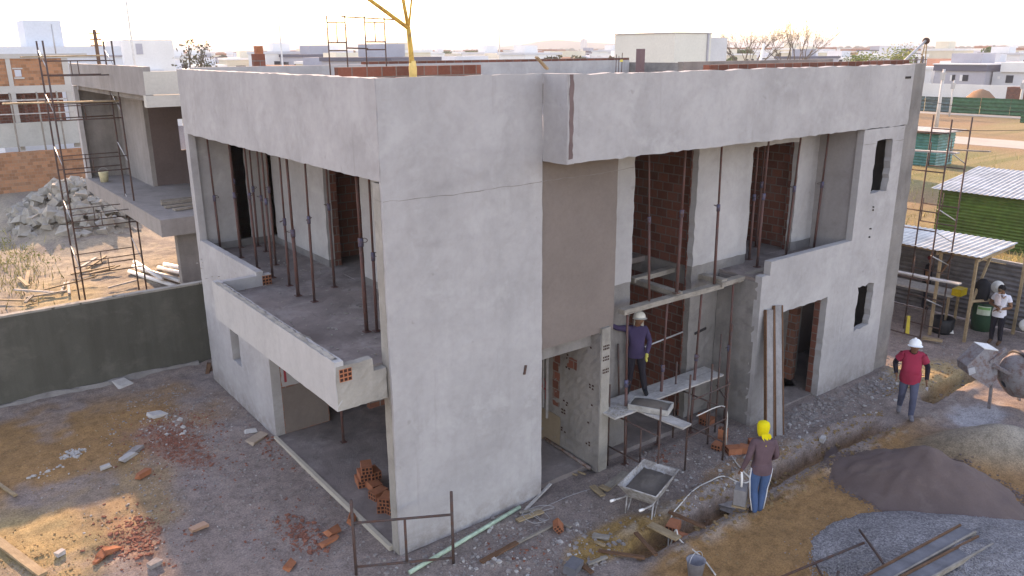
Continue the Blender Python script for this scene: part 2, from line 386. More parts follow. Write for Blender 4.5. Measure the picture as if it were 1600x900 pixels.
# ------------------------------------------------------------------ the unfinished house
house=thing('unfinished_house','two-storey unfinished house in bare grey cement render with open balconies','house')
H0=7.5; FL=3.3; D=-.59
def P(name,mat,*calls,smooth=False):
    for k in calls:
        mb=MB(); k(mb); o=mb.build(name,mat,house,smooth)
    return o
def pn(*a,**k): return lambda mb:panel(mb,*a,**k)
def bx(a,b,mi=0): return lambda mb:mb.box(a,b,mi)
# near corner wall: end face raw, outer face rendered
P('wall',PLASTER,pn((0,0,0),X,Z,NY,2.95,H0,.05,rag=.012,ragall=True,undul=.006))
P('wall',ROUGHL,pn((.0,.05,0),Y,Z,NX,.2,6.05,2.9,step=.12,rag=.012,undul=.008),)
# left fascia over the balcony
P('fascia',PLASTER,pn((-.004,9.32,6.07),NY,Z,NX,9.32,1.43,.2,step=.14,rag=.018,ragall=True,undul=.006))
# left ground wall with window, pilaster and low parapet
P('wall',PLASTER,pn((-.002,9.32,0),NY,Z,NX,4.1,2.77,.2,holes=[(1.72,2.3,1.05,2.05)],step=.14,rag=.014,undul=.006))
P('column',PLASTER,pn((-.002,9.32,2.77),NY,Z,NX,.26,3.3,.16,undul=.005))
P('parapet',PLASTER,pn((-.002,9.05,2.77),NY,Z,NX,3.6,.84,.14,undul=.006,rag=.012,ragall=True))
# projecting balcony box
P('balcony_front',m_mottle('smooth_cement_render',(.40,.385,.37),.07,.6,10,.9,.12,.004,streak=.2),pn((-.85,5.58,2.77),NY,Z,NX,5.49,.78,.14,undul=.004,rag=.012,ragall=True))
P('balcony_end',ROUGHL,pn((-.845,.092,2.772),X,Z,NY,.83,.70,.14,holes=[(.60,.83,.5,.8)],step=.08,rag=.016,ragall=True,undul=.012))
P('balcony_end',PLASTER,pn((-.71,5.43,2.9),X,Z,NY,1.0,.63,.14,undul=.006))
def hollow(mb,o,u,v,w,h,n=3,m=3):
    o=Vector(o);u=Vector(u);v=Vector(v)
    nrm=u.cross(v).normalized()
    mb.add([o,o+u*w,o+u*w+v*h,o+v*h],[(0,1,2,3)],0)
    for i in range(n):
        for j in range(m):
            a=o+u*(w*(i+.14)/n)+v*(h*(j+.16)/m)+nrm*.003; du=u*(w*.72/n);dv=v*(h*.68/m)
            mb.add([a,a+du,a+du+dv,a+dv],[(0,1,2,3)],1)
mb=MB(); hollow(mb,(-.79,.088,3.22),X,Z,.2,.2); mb.build('exposed_brick',[CLAY,CLAYD],house)
mb=MB(); hollow(mb,(.292,5.57,3.31),NY,Z,.14,.2); hollow(mb,(.1,5.425,3.31),X,Z,.19,.2);mb.build('exposed_brick',[CLAY,CLAYD],house)
# slabs
P('floor_slab',SCREED,pn((-.71,.235,FL),X,Y,Z,.85,5.19,.5,step=.2,undul=.018),pn((.142,.235,FL-.002),X,Y,Z,1.65,9.0,.5,step=.2,undul=.018),bx((1.795,.7,2.8),(4.8,9.1,FL)),bx((7.77,.7,2.8),(13.8,9.1,FL)),pn((8.32,-.44,FL-.004),X,Y,Z,3.4,1.2,.42,step=.2,undul=.02))
P('roof_slab',m_mottle('ceiling_concrete',(.30,.28,.27),.15,1,15),bx((.196,.24,6.075),(13.8,9.2,6.3)),bx((2.98,-.4,6.14),(13.8,.24,6.3)))
P('floor_slab',SCREED,pn((.02,.27,.05),X,Y,Z,8.25,8.9,.3,step=.2,undul=.015),bx((8.3,-.45,-.2),(13.8,9.1,.04)))
P('floor_edging',m_mottle('pale_edge',(.42,.37,.30),.1),lambda mb:mb.bar((-.03,5.2,.03),(-.03,.25,.03),.07,.09,nseg=20))
# left upper inner wall
P('wall',PLASTER,pn((1.8,9.18,FL+.16),NY,Z,NX,8.92,2.63,.15,holes=[(3.23,4.92,-.1,2.55),(.0,.3,-.1,2.5)],step=.15,rag=.012,undul=.006))
P('wall_base',ROUGH,pn((1.803,9.18,FL),NY,Z,NX,8.92,.16,.14,holes=[(3.23,4.92,-.1,.3)],rag=.01,undul=.01))
P('wall',PLASTER,pn((.0,9.18,FL+.16),X,Z,NY,1.8,2.62,.13,holes=[(.93,1.3,-.1,2.3)],step=.15,rag=.012,undul=.006))
P('wall_base',ROUGH,pn((.14,9.182,FL),X,Z,NY,1.66,.16,.13,undul=.01))
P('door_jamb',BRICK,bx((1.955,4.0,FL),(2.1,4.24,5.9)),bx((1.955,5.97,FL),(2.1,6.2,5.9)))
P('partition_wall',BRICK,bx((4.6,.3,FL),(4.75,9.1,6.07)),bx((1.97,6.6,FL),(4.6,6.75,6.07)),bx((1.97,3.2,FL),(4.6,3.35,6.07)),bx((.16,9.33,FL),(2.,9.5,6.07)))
# porch below
P('wall',BRICKD,pn((.2,5.22,0.05),X,Z,NY,4.15,2.72,.15,holes=[(1.02,2.0,-.1,2.15)],rag=.008))
P('wall_base',FRESH,pn((.2,5.205,.06),X,Z,NY,1.0,1.05,.012,step=.1,rag=.02,ragall=True,undul=.004))
P('plaster_patch',PLASTER,pn((.2,5.207,1.1),X,Z,NY,.52,.75,.01,step=.1,rag=.03,ragall=True))
P('partition_wall',BRICKD,bx((1.0,7.4,.05),(4.6,7.55,2.77)))
P('roof_beam',ROUGH,bx((.2,.26,2.55),(4.6,.46,2.78)))
# door bay: fresh render panel and brick pier below
P('wall',FRESH,pn((2.955,.05,2.84),X,Z,NY,1.76,3.28,.17,step=.15,rag=.012,ragall=True,undul=.005))
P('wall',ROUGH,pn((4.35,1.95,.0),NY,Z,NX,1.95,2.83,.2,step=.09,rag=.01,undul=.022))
P('pier',ROUGHL,pn((4.362,-.015,.0),X,Z,NY,.23,2.95,.2,step=.12,rag=.012,ragall=True,undul=.01))
mb=MB()
rr=random.Random(5)
for k in range(13):
    z=.28+k*.2
    for (y0,w) in ((.30+rr.uniform(-.03,.05),.17),(1.02+rr.uniform(-.06,.06),.2)):
        if rr.random()<.7:
            for i in range(2):
                for j in range(2):
                    if rr.random()<.65:
                        y=y0-i*w*.42+rr.uniform(-.01,.01); zz=z+j*.06+rr.uniform(-.008,.008)
                        mb.add([(4.342,y,zz),(4.342,y-w*.26,zz),(4.342,y-w*.26,zz+.036),(4.342,y,zz+.036)],[(0,1,2,3)],0)
for z in (2.05,2.3,2.52):
    for i in range(4):
        for j in range(2):
            x=4.40+i*.042; zz=z+j*.055; mb.add([(x,-.022,zz),(x+.028,-.022,zz),(x+.028,-.022,zz+.035),(x,-.022,zz+.035)],[(0,1,2,3)],0)
mb.build('brick_holes',[CLAYD],house)
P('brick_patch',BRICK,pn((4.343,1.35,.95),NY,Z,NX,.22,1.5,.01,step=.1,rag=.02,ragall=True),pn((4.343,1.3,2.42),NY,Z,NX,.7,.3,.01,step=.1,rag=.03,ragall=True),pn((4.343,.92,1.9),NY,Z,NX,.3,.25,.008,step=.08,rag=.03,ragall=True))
P('wall_base',m_mottle('brown_mortar',(.20,.15,.105),.15),pn((4.342,1.94,.05),NY,Z,NX,.85,.72,.01,step=.1,rag=.015,ragall=True))
P('pipe_chase',m_plain('grey_conduit',(.30,.28,.27)),lambda mb:mb.tube([(4.335,1.5,.6),(4.335,1.5,2.4)],.03),lambda mb:mb.tube([(4.335,1.62,.8),(4.335,1.62,2.3)],.02))
# deep wall: pale render above, raw below; tall stair opening and balcony door
OP=(1.0,2.8,-.2,6.02)
P('wall',PLASTER,pn((4.6,.5,3.5),X,Z,NY,7.06,2.62,.15,holes=[(1.0,2.81,-.1,2.5),(4.59,6.28,-.1,2.34)],step=.15,rag=.02,ragall=True,undul=.006))
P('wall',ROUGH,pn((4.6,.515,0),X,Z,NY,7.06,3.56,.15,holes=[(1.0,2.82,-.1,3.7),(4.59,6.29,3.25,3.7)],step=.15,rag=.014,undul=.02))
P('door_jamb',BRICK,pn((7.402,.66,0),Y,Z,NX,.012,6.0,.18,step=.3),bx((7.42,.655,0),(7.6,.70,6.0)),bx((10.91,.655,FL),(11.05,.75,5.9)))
P('partition_wall',BRICK,bx((7.61,.70,0),(7.78,6.5,6.07)),bx((4.8,5.9,0),(7.6,6.05,6.07)),bx((11.06,.75,FL),(11.2,5.5,6.07)),bx((9.0,4.4,FL),(11.05,4.55,6.07)),bx((11.45,.66,.05),(11.6,9.0,6.07)),bx((11.6,3.0,.05),(13.8,3.15,6.07)),bx((8.15,.67,.05),(8.3,3.3,3.0)))  # last three are unseen, added to keep stray light out of the rooms
P('bond_beam',ROUGH,bx((7.585,.70,3.02),(7.615,5.9,3.42)),bx((4.8,5.86,3.02),(7.6,5.895,3.42)))
P('wall_slot',DARK,lambda mb:mb.bar((7.62,.494,1.98),(7.98,.494,2.03),.02,.05),lambda mb:mb.bar((7.66,.494,2.92),(7.75,.494,2.94),.02,.035))
# right block, flush face at D
P('fascia',PLASTER,pn((2.95,D,6.12),X,Z,NY,10.5,1.38,.18,step=.15,rag=.028,ragall=True,undul=.006),)
P('fascia_return',PLASTER,pn((2.948,.0,6.12),NY,Z,NX,.585,1.38,.16,step=.12,rag=.008,ragall=True,undul=.004))
P('mortar_stain',m_mottle('dark_damp_mortar',(.155,.105,.10),.2,2,14),pn((2.975,D-.006,6.2),X,Z,NY,.10,1.29,.012,step=.07,rag=.022,ragall=True))
P('wall',PLASTER,pn((11.6,D,0),X,Z,NY,1.75,6.12,.16,holes=[(.53,1.22,1.34,2.44),(.56,1.28,4.66,5.84)],step=.13,rag=.03,undul=.006))
P('wall',PLASTER,pn((8.3,D+.001,0),X,Z,NY,3.3,3.64,.16,holes=[(.68,2.54,-.1,2.44),(-.1,.27,3.36,3.8)],step=.13,rag=.014,undul=.006))
P('dark_room_liner',m_mottle('painted_room_shade',(.10,.07,.06),.2),bx((11.62,1.2,.06),(13.8,1.3,6.07)))  # dark sheet added behind the windows, the room's shade put into its colour
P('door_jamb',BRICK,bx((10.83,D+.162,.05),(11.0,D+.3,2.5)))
P('partition_wall',BRICKD,bx((8.32,3.3,.05),(13.7,3.45,2.8)),bx((11.1,.3,.05),(11.25,3.3,2.8)))
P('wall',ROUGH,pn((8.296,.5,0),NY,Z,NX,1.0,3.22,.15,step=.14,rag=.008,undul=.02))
P('wall',FRESH if False else m_mottle('shade_toned_render',(.29,.268,.262),.14,.8,14,.92,.25,.006,dark=(.21,.185,.18),darkamt=.5),pn((11.65,.5,FL),NY,Z,NX,.92,2.85,.15,undul=.006))  # darker copy of the render, the side wall's shade put into its colour
P('wall',ROUGH,pn((13.352,D+.03,0),X,Z,NY,.65,H0,.16,step=.15,rag=.01,undul=.02))
P('wall',ROUGH,bx((13.84,D+.19,0),(14.0,9.3,7.46)),bx((.17,9.33,0),(14.0,9.5,7.46)),bx((4.8,8.9,.05),(13.8,9.1,6.1)))
# roof edge bricks and low walls on the roof
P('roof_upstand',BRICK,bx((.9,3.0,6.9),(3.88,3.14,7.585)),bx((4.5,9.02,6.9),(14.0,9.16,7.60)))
P('roof_upstand',PLASTER,bx((.2,8.8,6.9),(13.8,8.98,7.53)))
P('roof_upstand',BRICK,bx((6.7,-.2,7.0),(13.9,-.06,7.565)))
P('roof_upstand',ROUGH,bx((7.6,1.2,7.0),(13.0,1.34,7.60)))
# crumbling screed along the balcony rim
random.seed(44); mb=MB(); vs=[]; ys=np.linspace(5.4,.2,70)
for y in ys:
    e=random.uniform(-.03,.05)
    vs+=[(-.846+random.uniform(0,.012),y,3.548+random.uniform(0,.012)),(-.78,y,3.565+random.uniform(-.008,.02)),(-.69+e,y,3.50+random.uniform(-.04,.03)),(-.60+e*2,y,FL+.004)]
for i in range(69):
    for k in range(3): mb.f.append((4*i+k,4*i+4+k,4*i+5+k,4*i+1+k)); mb.mi.append(0)
mb.v=vs; mb.build('rim_screed',ROUGHL,house)
# joint lines in the render
JNT=m_plain('render_joint',(.20,.175,.165),.95)
def joint(pts,nrm,w=.014):
    mb=MB(); n=Vector(nrm)
    P0=[Vector(p) for p in pts]; L=[]
    for a,b in zip(P0,P0[1:]):
        k=max(2,int((b-a).length/.12)); L+=[a.lerp(b,i/k)+Vector((0,0,random.uniform(-.010,.010))) for i in range(k)]
    L.append(P0[-1]); vs=[];fs=[]
    for p in L: q=w*random.uniform(.2,1.0)/2; vs+=[p+n*.004-Vector((0,0,q)),p+n*.004+Vector((0,0,q))]
    for i in range(len(L)-1): fs.append((2*i,2*i+2,2*i+3,2*i+1))
    mb.add(vs,fs); mb.build('render_joint',JNT,house)
joint([(.02,0,5.80),(1.2,0,5.775),(2.93,0,5.795)],NY); joint([(-.004,.0,5.80),(-.004,.24,5.83)],NX,.01)
joint([(2.97,.05,5.79),(4.2,.05,5.80),(4.7,.05,5.82)],NY); joint([(12.9,D,5.79),(13.34,D,5.80)],NY); joint([(11.62,D,5.80),(12.14,D,5.79)],NY); joint([(4.9,.5,5.72),(5.58,.5,5.74)],NY,.01)
# graffiti
def stroke(mb,pts,w,nrm,mi=0):
    nrm=Vector(nrm)
    for a,b in zip(pts,pts[1:]):
        mb.bar(a,b,w,.004,upv=nrm)
gm=m_plain('red_spray_paint',(.33,.04,.05),.8)
mb=MB(); yq=5.203
def SS(l,w=.05): stroke(mb,[(x,yq,z) for x,z in l],w,NY)
SS([(.30,1.22),(.30,1.82)]);SS([(.30,1.82),(.43,1.80),(.46,1.68),(.42,1.57),(.31,1.54)])
SS([(.52,1.30),(.54,1.32)],.04);SS([(.62,1.35),(.64,1.82)]);SS([(.80,1.50),(.76,1.68),(.80,1.82),(.90,1.82),(.94,1.66),(.89,1.5),(.80,1.5)])
mb.build('graffiti',gm,house)
mb=MB(); xq=4.333
def SS2(l,w=.04): stroke(mb,[(xq,y,z) for y,z in l],w,NX)
SS2([(1.86,.95),(1.86,1.45)]);SS2([(1.86,1.45),(1.74,1.43),(1.73,1.3),(1.85,1.24)]);SS2([(1.60,1.45),(1.66,1.22),(1.5,1.22)]);SS2([(1.54,1.4),(1.54,1.0)])
mb.build('graffiti',gm,house)
mb=MB(); mb.bar((2.55,-.012,2.52),(2.585,-.012,2.68),.04,.02,upv=NY); mb.build('wall_hook',STEEL,house)
mb=MB()
for z in (3.9,4.35,4.42,3.7): mb.stone((12.25+.02*z,D-.002,z*.98),.035,flat=.8)
mb.bar((13.05,D-.004,7.2),(13.3,D-.004,7.2),.01,.05); mb.build('wall_scar',DARK,house)
# ------------------------------------------------------------------ steel props
def ringpts(c,r,n=10,tilt=.3,a0=0):
    return [(c[0]+r*math.cos(a0+2*math.pi*k/n),c[1]+r*math.sin(a0+2*math.pi*k/n),c[2]+tilt*r*math.sin(2*math.pi*k/n)) for k in range(n+1)]
def prop(foot,top,label,group,r=.029,split=.55,loop=True):
    foot=Vector(foot);top=Vector(top); L=top-foot
    t=thing('steel_prop',label,'steel prop',foot,group=group)
    a=Vector((0,0,0)); b=L*split; e=L
    MB().tube([a,b],r,8).build('outer_tube',PROP,t,True)
    MB().tube([b,e],r*.74,8).build('inner_tube',PROP,t,True)
    mb=MB(); mb.tube([b-L.normalized()*.09,b+L.normalized()*.05],r*1.35,8); mb.build('collar',PROPB,t,True)
    if loop:
        an=random.random()*6; c=b+Vector((math.cos(an)*.06,math.sin(an)*.06,.01))
        MB().tube(ringpts(c,.05,10,.5,an),.006,5).build('pin_handle',STEEL,t,True)
    MB().box((-.06,-.06,-.002),(.06,.06,.008)).build('base_plate',PROP,t)
    MB().box((e.x-.07,e.y-.07,e.z-.008),(e.x+.07,e.y+.07,e.z-.001)).build('head_plate',PROP,t)
    return t
tops=[(317,215,.4),(337,220,.9),(357,224,.55),(382,234,.5),(390,236,1.3),(402,240,1.25),(409,242,.5),(416,244,.95),(437,250,.55),(448,253,.4),(477,262,.5),(510,270,1.2),(557,281,.45),(577,286,.62)]
for k,(px,py,x) in enumerate(tops):
    p=atx(px,py,x); y=min(max(p.y,.45),9.0); 
    rr_=.036 if k in (9,12) else .027
    prop((x+random.uniform(-.03,.03),y+random.uniform(-.03,.03),FL+.006),(x,y,6.07),f'rusty steel prop on the left balcony, {ORD[k]} of fourteen from the left','steel props standing on the left balcony',rr_,random.uniform(.45,.62))
rp=[((9.10,.12,FL),(9.12,.10,6.13),'dark steel prop at the left end of the upper right balcony'),
    ((10.45,.32,FL),(10.5,.25,6.13),'rusty steel prop in front of the balcony door on the upper right'),
    ((11.45,.25,FL),(11.5,.2,6.13),'dark steel prop beside the grey side wall of the upper right balcony'),
    ((9.5,.62,FL),(9.5,.62,5.9),'thin prop in the doorway at the left jamb, upper right balcony'),
    ((10.6,1.25,FL),(10.6,1.22,6.07),'thin prop standing inside the dark room behind the upper right balcony')]
for f,tq,l in rp: prop(f,tq,l,'steel props on the upper right side')
# slim frame of planks carrying the tall props
q1=Vector((4.9,-.02,3.16))
tf=thing('timber_bracing','cement-stained timber beams braced across the tall stair opening at first-floor level','bracing',(0,0,0))
def plank(mb,p,q,w=.17,h=.10,mi=0): return mb.bar(p,q,w,h,mi,nseg=4,bow=random.uniform(-.01,.01))
for p,q in (((4.86,.0,3.17),(7.72,-.02,3.17)),((7.6,-.06,3.22),(9.15,-.10,3.26)),((6.45,1.25,3.225),(6.40,-.05,3.225)),((7.72,1.35,3.23),(7.72,-.1,3.265)),((6.3,1.15,3.275),(7.75,1.20,3.285))):
    plank(MB(),p,q).build('plank',WOODG,tf)
for f,tq,l,r in [((5.62,.02,3.2),(5.55,.12,6.13),'slim steel prop above the left end of the plank frame in the stair opening',.024),
    ((6.35,-.02,3.26),(6.55,.12,6.13),'thick paint-spattered steel prop standing mid-way on the plank frame',.034),
    ((7.52,-.0,3.2),(7.62,.12,6.13),'dark steel prop in front of the pale wall between the two brick openings',.028),
    ((6.15,2.6,3.42),(6.15,2.6,6.07),'thin prop deep inside the stair opening, left of the pair',.022),((7.2,2.4,3.42),(7.2,2.4,6.07),'thin prop deep inside the stair opening, right of the pair',.022),
    ((4.98,-.12,0.02),(5.0,-.02,3.15),'rusty steel prop standing in front of the worker in the purple jersey',.03),
    ((6.1,.05,.02),(6.12,-.0,3.15),'rusty steel prop standing behind the mortar trough under the plank frame',.03),
    ((7.05,.0,.02),(7.12,-.02,3.15),'dark steel prop passing in front of the scaffold deck, under the plank frame',.03),
    ((8.0,-.15,.02),(8.02,-.1,3.2),'dark steel prop close to the raw concrete side wall',.03)]:
    prop(f,tq,l,'steel props around the stair opening',r)
MB().box((4.9,2.0,3.3),(7.58,5.8,3.42)).build('landing_slab',SCREED,house)
prop((1.0,4.1,.06),(1.0,4.1,2.79),'lone steel prop under the left balcony, in the ground-floor porch','steel props around the porch')
# ------------------------------------------------------------------ scaffold frames
def hframe(mb,w,h,rails,uprights=(),r=.021,bend=0):
    """ladder frame in local XZ plane"""
    for x in (0,w): mb.append(((x,0,0),(x,0,h)))
    for z in rails: mb.append(((0,0,z),(w,0,z)))
    for x,z0,z1 in uprights: mb.append(((x,0,z0),(x,0,z1)))
def frame_thing(name,label,cat,loc,rz,w,h,rails,uprights=(),tilt=0,r=.021,group=None,mat=None):
    t=thing(name,label,cat,loc,rz,group); L=[]; hframe(L,w,h,rails,uprights)
    for k,(a,b) in enumerate(L):
        n='post' if k<2 else ('rail' if k<2+len(rails) else 'strut')
        MB().tube([a,b],r if k<2 else r*.85,8).build(n,mat or STEEL,t,True)
    t.rotation_euler=(tilt,0,rz); return t
# leaning / standing frame at the near corner
fA=Vector((-.78,.02,0));fB=Vector((.55,-.72,0)); d=fB-fA
frame_thing('scaffold_trestle','dark steel scaffold frame standing alone at the near corner of the house','scaffold frame',(fA.x,fA.y,-.02),math.atan2(d.y,d.x),d.length,1.34,[.16,.94],[(d.length*.52,.16,.94)],r=.024)
# work platform in front of the stair opening
for x,l in ((4.72,'rusty trestle frame carrying the left end of the work deck, beside the brick pier'),(6.62,'rusty trestle frame carrying the right end of the work deck, near the bricks')):
    frame_thing('trestle_frame',l,'scaffold frame',(x,-1.2,gh(x,-1.2)-.03),math.pi/2,1.3,1.72,[.42,1.14],[(.45,.42,1.14),(.85,.42,1.14)],r=.019,group='trestle frames under the work deck')
for (p,q,l) in (((4.72,-1.22,1.62),(6.65,-1.22,1.66),'upper'),((4.95,-1.24,.9),(6.65,-1.2,.93),'lower')):
    tag(MB().tube([(5.55 if l=='upper' else 5.4,p[1],p[2]),q],.014,6).build('scaffold_rod',STEEL,None,True),f'thin steel rod tied between the trestle frames, the {l} of two','steel rod','rods between the trestle frames')
def board(name,label,cat,p,q,w,h,mat,group=None,upv=(0,0,1),bow=.0):
    mb=MB(); p=Vector(p);q=Vector(q)
    mid=(p+q)/2; mb.bar(p-mid,q-mid,w,h,upv=upv,nseg=6,bow=bow)
    for i,v in enumerate(mb.v): mb.v[i]=tuple(np.array(v)+np.array([random.uniform(-.003,.003) for _ in range(3)]))
    o=mb.build(name,mat,None); 
    # align texture with the board by keeping the long axis along local X
    dd=(q-p); an=math.atan2(dd.y,dd.x); rot=Matrix.Rotation(-an,4,'Z'); o.data.transform(rot); o.rotation_euler=(0,0,an); o.location=mid
    if label: tag(o,label,cat,group)
    return o
board('scaffold_board','wide cement-smeared deck board, rear one of the work platform','board',(4.62,.28,1.195),(7.85,.24,1.195),.27,.035,WOODW,'deck boards of the work platform')
board('scaffold_board','wide cement-smeared deck board, front one of the long pair on the work platform','board',(5.2,-.02,1.20),(7.8,-.06,1.20),.27,.035,WOODW,'deck boards of the work platform')
board('scaffold_board','short deck board running out towards the wheelbarrow','board',(5.12,.12,1.235),(5.28,-1.36,1.225),.27,.035,WOODW,'deck boards of the work platform')
board('scaffold_board','short deck board covered in mortar droppings beside the brick pier','board',(4.45,-.12,1.235),(5.05,-.14,1.24),.42,.035,WOODW,'deck boards of the work platform')
mb=MB(); random.seed(21)
for k in range(70): 
    x,y=random.uniform(4.5,5.0),random.uniform(-.3,.05); mb.stone((x,y,1.26),random.uniform(.008,.03),flat=.5)
tag(mb.build('mortar_crumbs',ROUGHL),None,None,None,'stuff')
# mortar trough
t=thing('mortar_trough','low white trough full of dark mortar on the work deck','mortar trough',(5.28,-.45,1.255),math.radians(-62))
mb=MB(); a=.38;b=.21;h=.11
for (p,q) in (((-a,-b),(a,-b)),((a,-b),(a,b)),((a,b),(-a,b)),((-a,b),(-a,-b))):
    mb.bar((p[0],p[1],h/2),(q[0],q[1],h/2),.025,h)
mb.box((-a,-b,0),(a,b,.03)); mb.build('tray',m_mottle('limewashed_tray',(.36,.345,.32),.3,3,18,dark=(.15,.13,.11),darkamt=.9),t)
mb=MB(); n=14
vs=[];fs=[]
for i in range(n):
    for j in range(n):
        u=-1+2*i/(n-1);v=-1+2*j/(n-1); vs.append((u*(a-.02),v*(b-.02),.08+.09*(1-u*u)*(1-v*v)+random.uniform(-.008,.012)))
for i in range(n-1):
    for j in range(n-1): fs.append((i*n+j,(i+1)*n+j,(i+1)*n+j+1,i*n+j+1))
mb.add(vs,fs); MORTAR=m_mottle('wet_mortar',(.125,.105,.09),.2,4,30,.9,.6,.01); mb.build('mortar',MORTAR,t,True)
# ------------------------------------------------------------------ wheelbarrow
A,B,Cc,Dd=[at(x,y,.6) for x,y in ((1006,721),(1053,738),(1022,769),(973,754))]
ctr=(A+B+Cc+Dd)/4; fwd=((A+B)/2-(Cc+Dd)/2); an=math.atan2(fwd.y,fwd.x)
t=thing('wheelbarrow','cement-splashed metal wheelbarrow loaded with dark mortar beside the work deck','wheelbarrow',(ctr.x,ctr.y,gh(ctr.x,ctr.y)-.01),an)
BAR=m_rust('cement_splashed_tray',(.36,.35,.34),(.2,.17,.15),.35)
L2,W2=.48,.36
rim=[(-L2,-W2,.58),(L2+.06,-W2*.95,.62),(L2+.06,W2*.95,.62),(-L2,W2,.58)]; bot=[(-.3,-.24,.3),(.22,-.22,.28),(.22,.22,.28),(-.3,.24,.3)]
mb=MB(); mb.add(rim+bot+[(x*.965,y*.965,z) for x,y,z in rim]+[(x*.95,y*.95,z+.012) for x,y,z in bot],
 [(0,1,5,4),(1,2,6,5),(2,3,7,6),(3,0,4,7),(7,4,5,6),(9,8,12,13),(10,9,13,14),(11,10,14,15),(8,11,15,12),(12,15,14,13),(1,0,8,9),(2,1,9,10),(3,2,10,11),(0,3,11,8)])
mb.build('tray',BAR,t)
mb=MB(); mb.tube(rim+[rim[0]],.014,6); mb.build('rim',BAR,t,True)
mb=MB(); n=14; vs=[];fs=[]
for i in range(n):
    for j in range(n):
        u=-1+2*i/(n-1);v=-1+2*j/(n-1); vs.append((.02+u*.41,v*.29,.50+.07*(1-u*u)*(1-v*v)+random.uniform(-.01,.012)+.02*u))
for i in range(n-1):
    for j in range(n-1): fs.append((i*n+j,(i+1)*n+j,(i+1)*n+j+1,i*n+j+1))
mb.add(vs,fs).build('mortar',MORTAR,t,True)
for s in (-1,1):
    MB().tube([(.62,s*.08,.2),(.1,s*.2,.27),(-.45,s*.26,.36),(-.78,s*.27,.47)],.017,8).build('handle_bar',BAR,t,True)
    MB().tube([(-.78,s*.27,.47),(-.92,s*.27,.52)],.024,8).build('grip',WHITEP,t,True)
    MB().tube([(-.32,s*.25,.34),(-.38,s*.25,.01),(-.28,s*.25,.01),(-.12,s*.24,.29)],.014,6).build('leg',BAR,t,True)
mb=MB(); mb.tube([(.66+.15*math.cos(k*math.pi/10),0,.18+.15*math.sin(k*math.pi/10)) for k in range(21)],.035,8); wh=mb.build('wheel',m_plain('rubber',(.03,.03,.03),.8),t,True)
MB().lathe([(.11,-.02),(.11,.02)],14,(.66,0,.18),(0,1,0)).build('rim',BAR,wh)
# ------------------------------------------------------------------ long boards leaning on the wall
foot=onG(1218,690)
for k,(dx,w,lb) in enumerate(((-.16,.2,'left'),(.14,.2,'right'))):
    b0=Vector((8.28+dx,-1.22-.02*k,.02)); b1=Vector((8.72+dx*.95,-.64,2.62+.04*k))
    t=thing('formwork_panel',f'tall steel-edged formwork panel leaning on the wall beside the ground-floor door, {lb} of the two','formwork panel',b0,group='formwork panels leaning by the door')
    dv=b1-b0; nrm=Vector((-.15,-1,.22)).normalized(); side=dv.cross(nrm).normalized()
    MB().bar((0,0,0),dv,w,.03,upv=nrm).build('panel',m_mottle('cement_grey_panel',(.26,.245,.24),.25,2,16,streak=.6),t)
    for s in (-1,1): MB().bar(side*s*(w/2+.012),dv+side*s*(w/2+.012),.024,.07,upv=nrm).build('edge_rail',WOODB,t)
# ------------------------------------------------------------------ loose hollow bricks
def brick_mesh():
    mb=MB(); w,d,h=.29,.19,.14
    mb.box((-w/2,-d/2,0),(w/2,d/2,h))
    for e in (-1,1):
        for i in range(3):
            for j in range(2):
                y0=-d/2+d*(i+.15)/3;z0=h*(j+.15)/2; x=e*(w/2+.002); q=[(x,y0,z0),(x,y0+d*.7/3,z0),(x,y0+d*.7/3,z0+h*.35),(x,y0,z0+h*.35)]
                mb.add(q if e>0 else q[::-1],[(0,1,2,3)],1)
    return mb
b0=brick_mesh().build('hollow_brick',[CLAY,CLAYD]); FIRST=[True]
def brick(x,y,z,rz,label,group,rx=0,ry=0,sc=1,mat=None):
    if FIRST[0]: o=b0; FIRST[0]=False
    else: o=b0.copy(); COL.objects.link(o)
    o.location=(x,y,z); o.rotation_euler=(rx,ry,rz); o.scale=(sc,)*3; tag(o,label,'brick',group); return o
g='bricks piled by the scaffold'
pb=[(1122,700,0,.3,'orange hollow brick lying at the left of the pile under the scaffold'),(1146,708,0,-.5,'hollow brick lying flat in the middle of the pile under the scaffold'),(1166,708,0,2.0,'hollow brick whose holes face the camera, right end of the pile'),(1128,690,.14,.5,'hollow brick standing on end, topmost of the pile under the scaffold'),(1178,700,0,.9,'broken hollow brick half hidden behind the yellow-hooded worker')]
for px,py,z,a,l in pb:
    p=onG(px,py); brick(p.x,p.y,p.z+z*(.9 if z else 1),a,l,g,ry=(math.pi/2 if z else 0))
for px,py,l in ((1098,655,'orange brick by the foot of the concrete wall under the deck, left one'),(1108,660,'orange brick by the foot of the concrete wall under the deck, right one')):
    p=onG(px,py); brick(p.x,p.y,p.z,.8 if 'left' in l else .2,l,'bricks under the work deck')
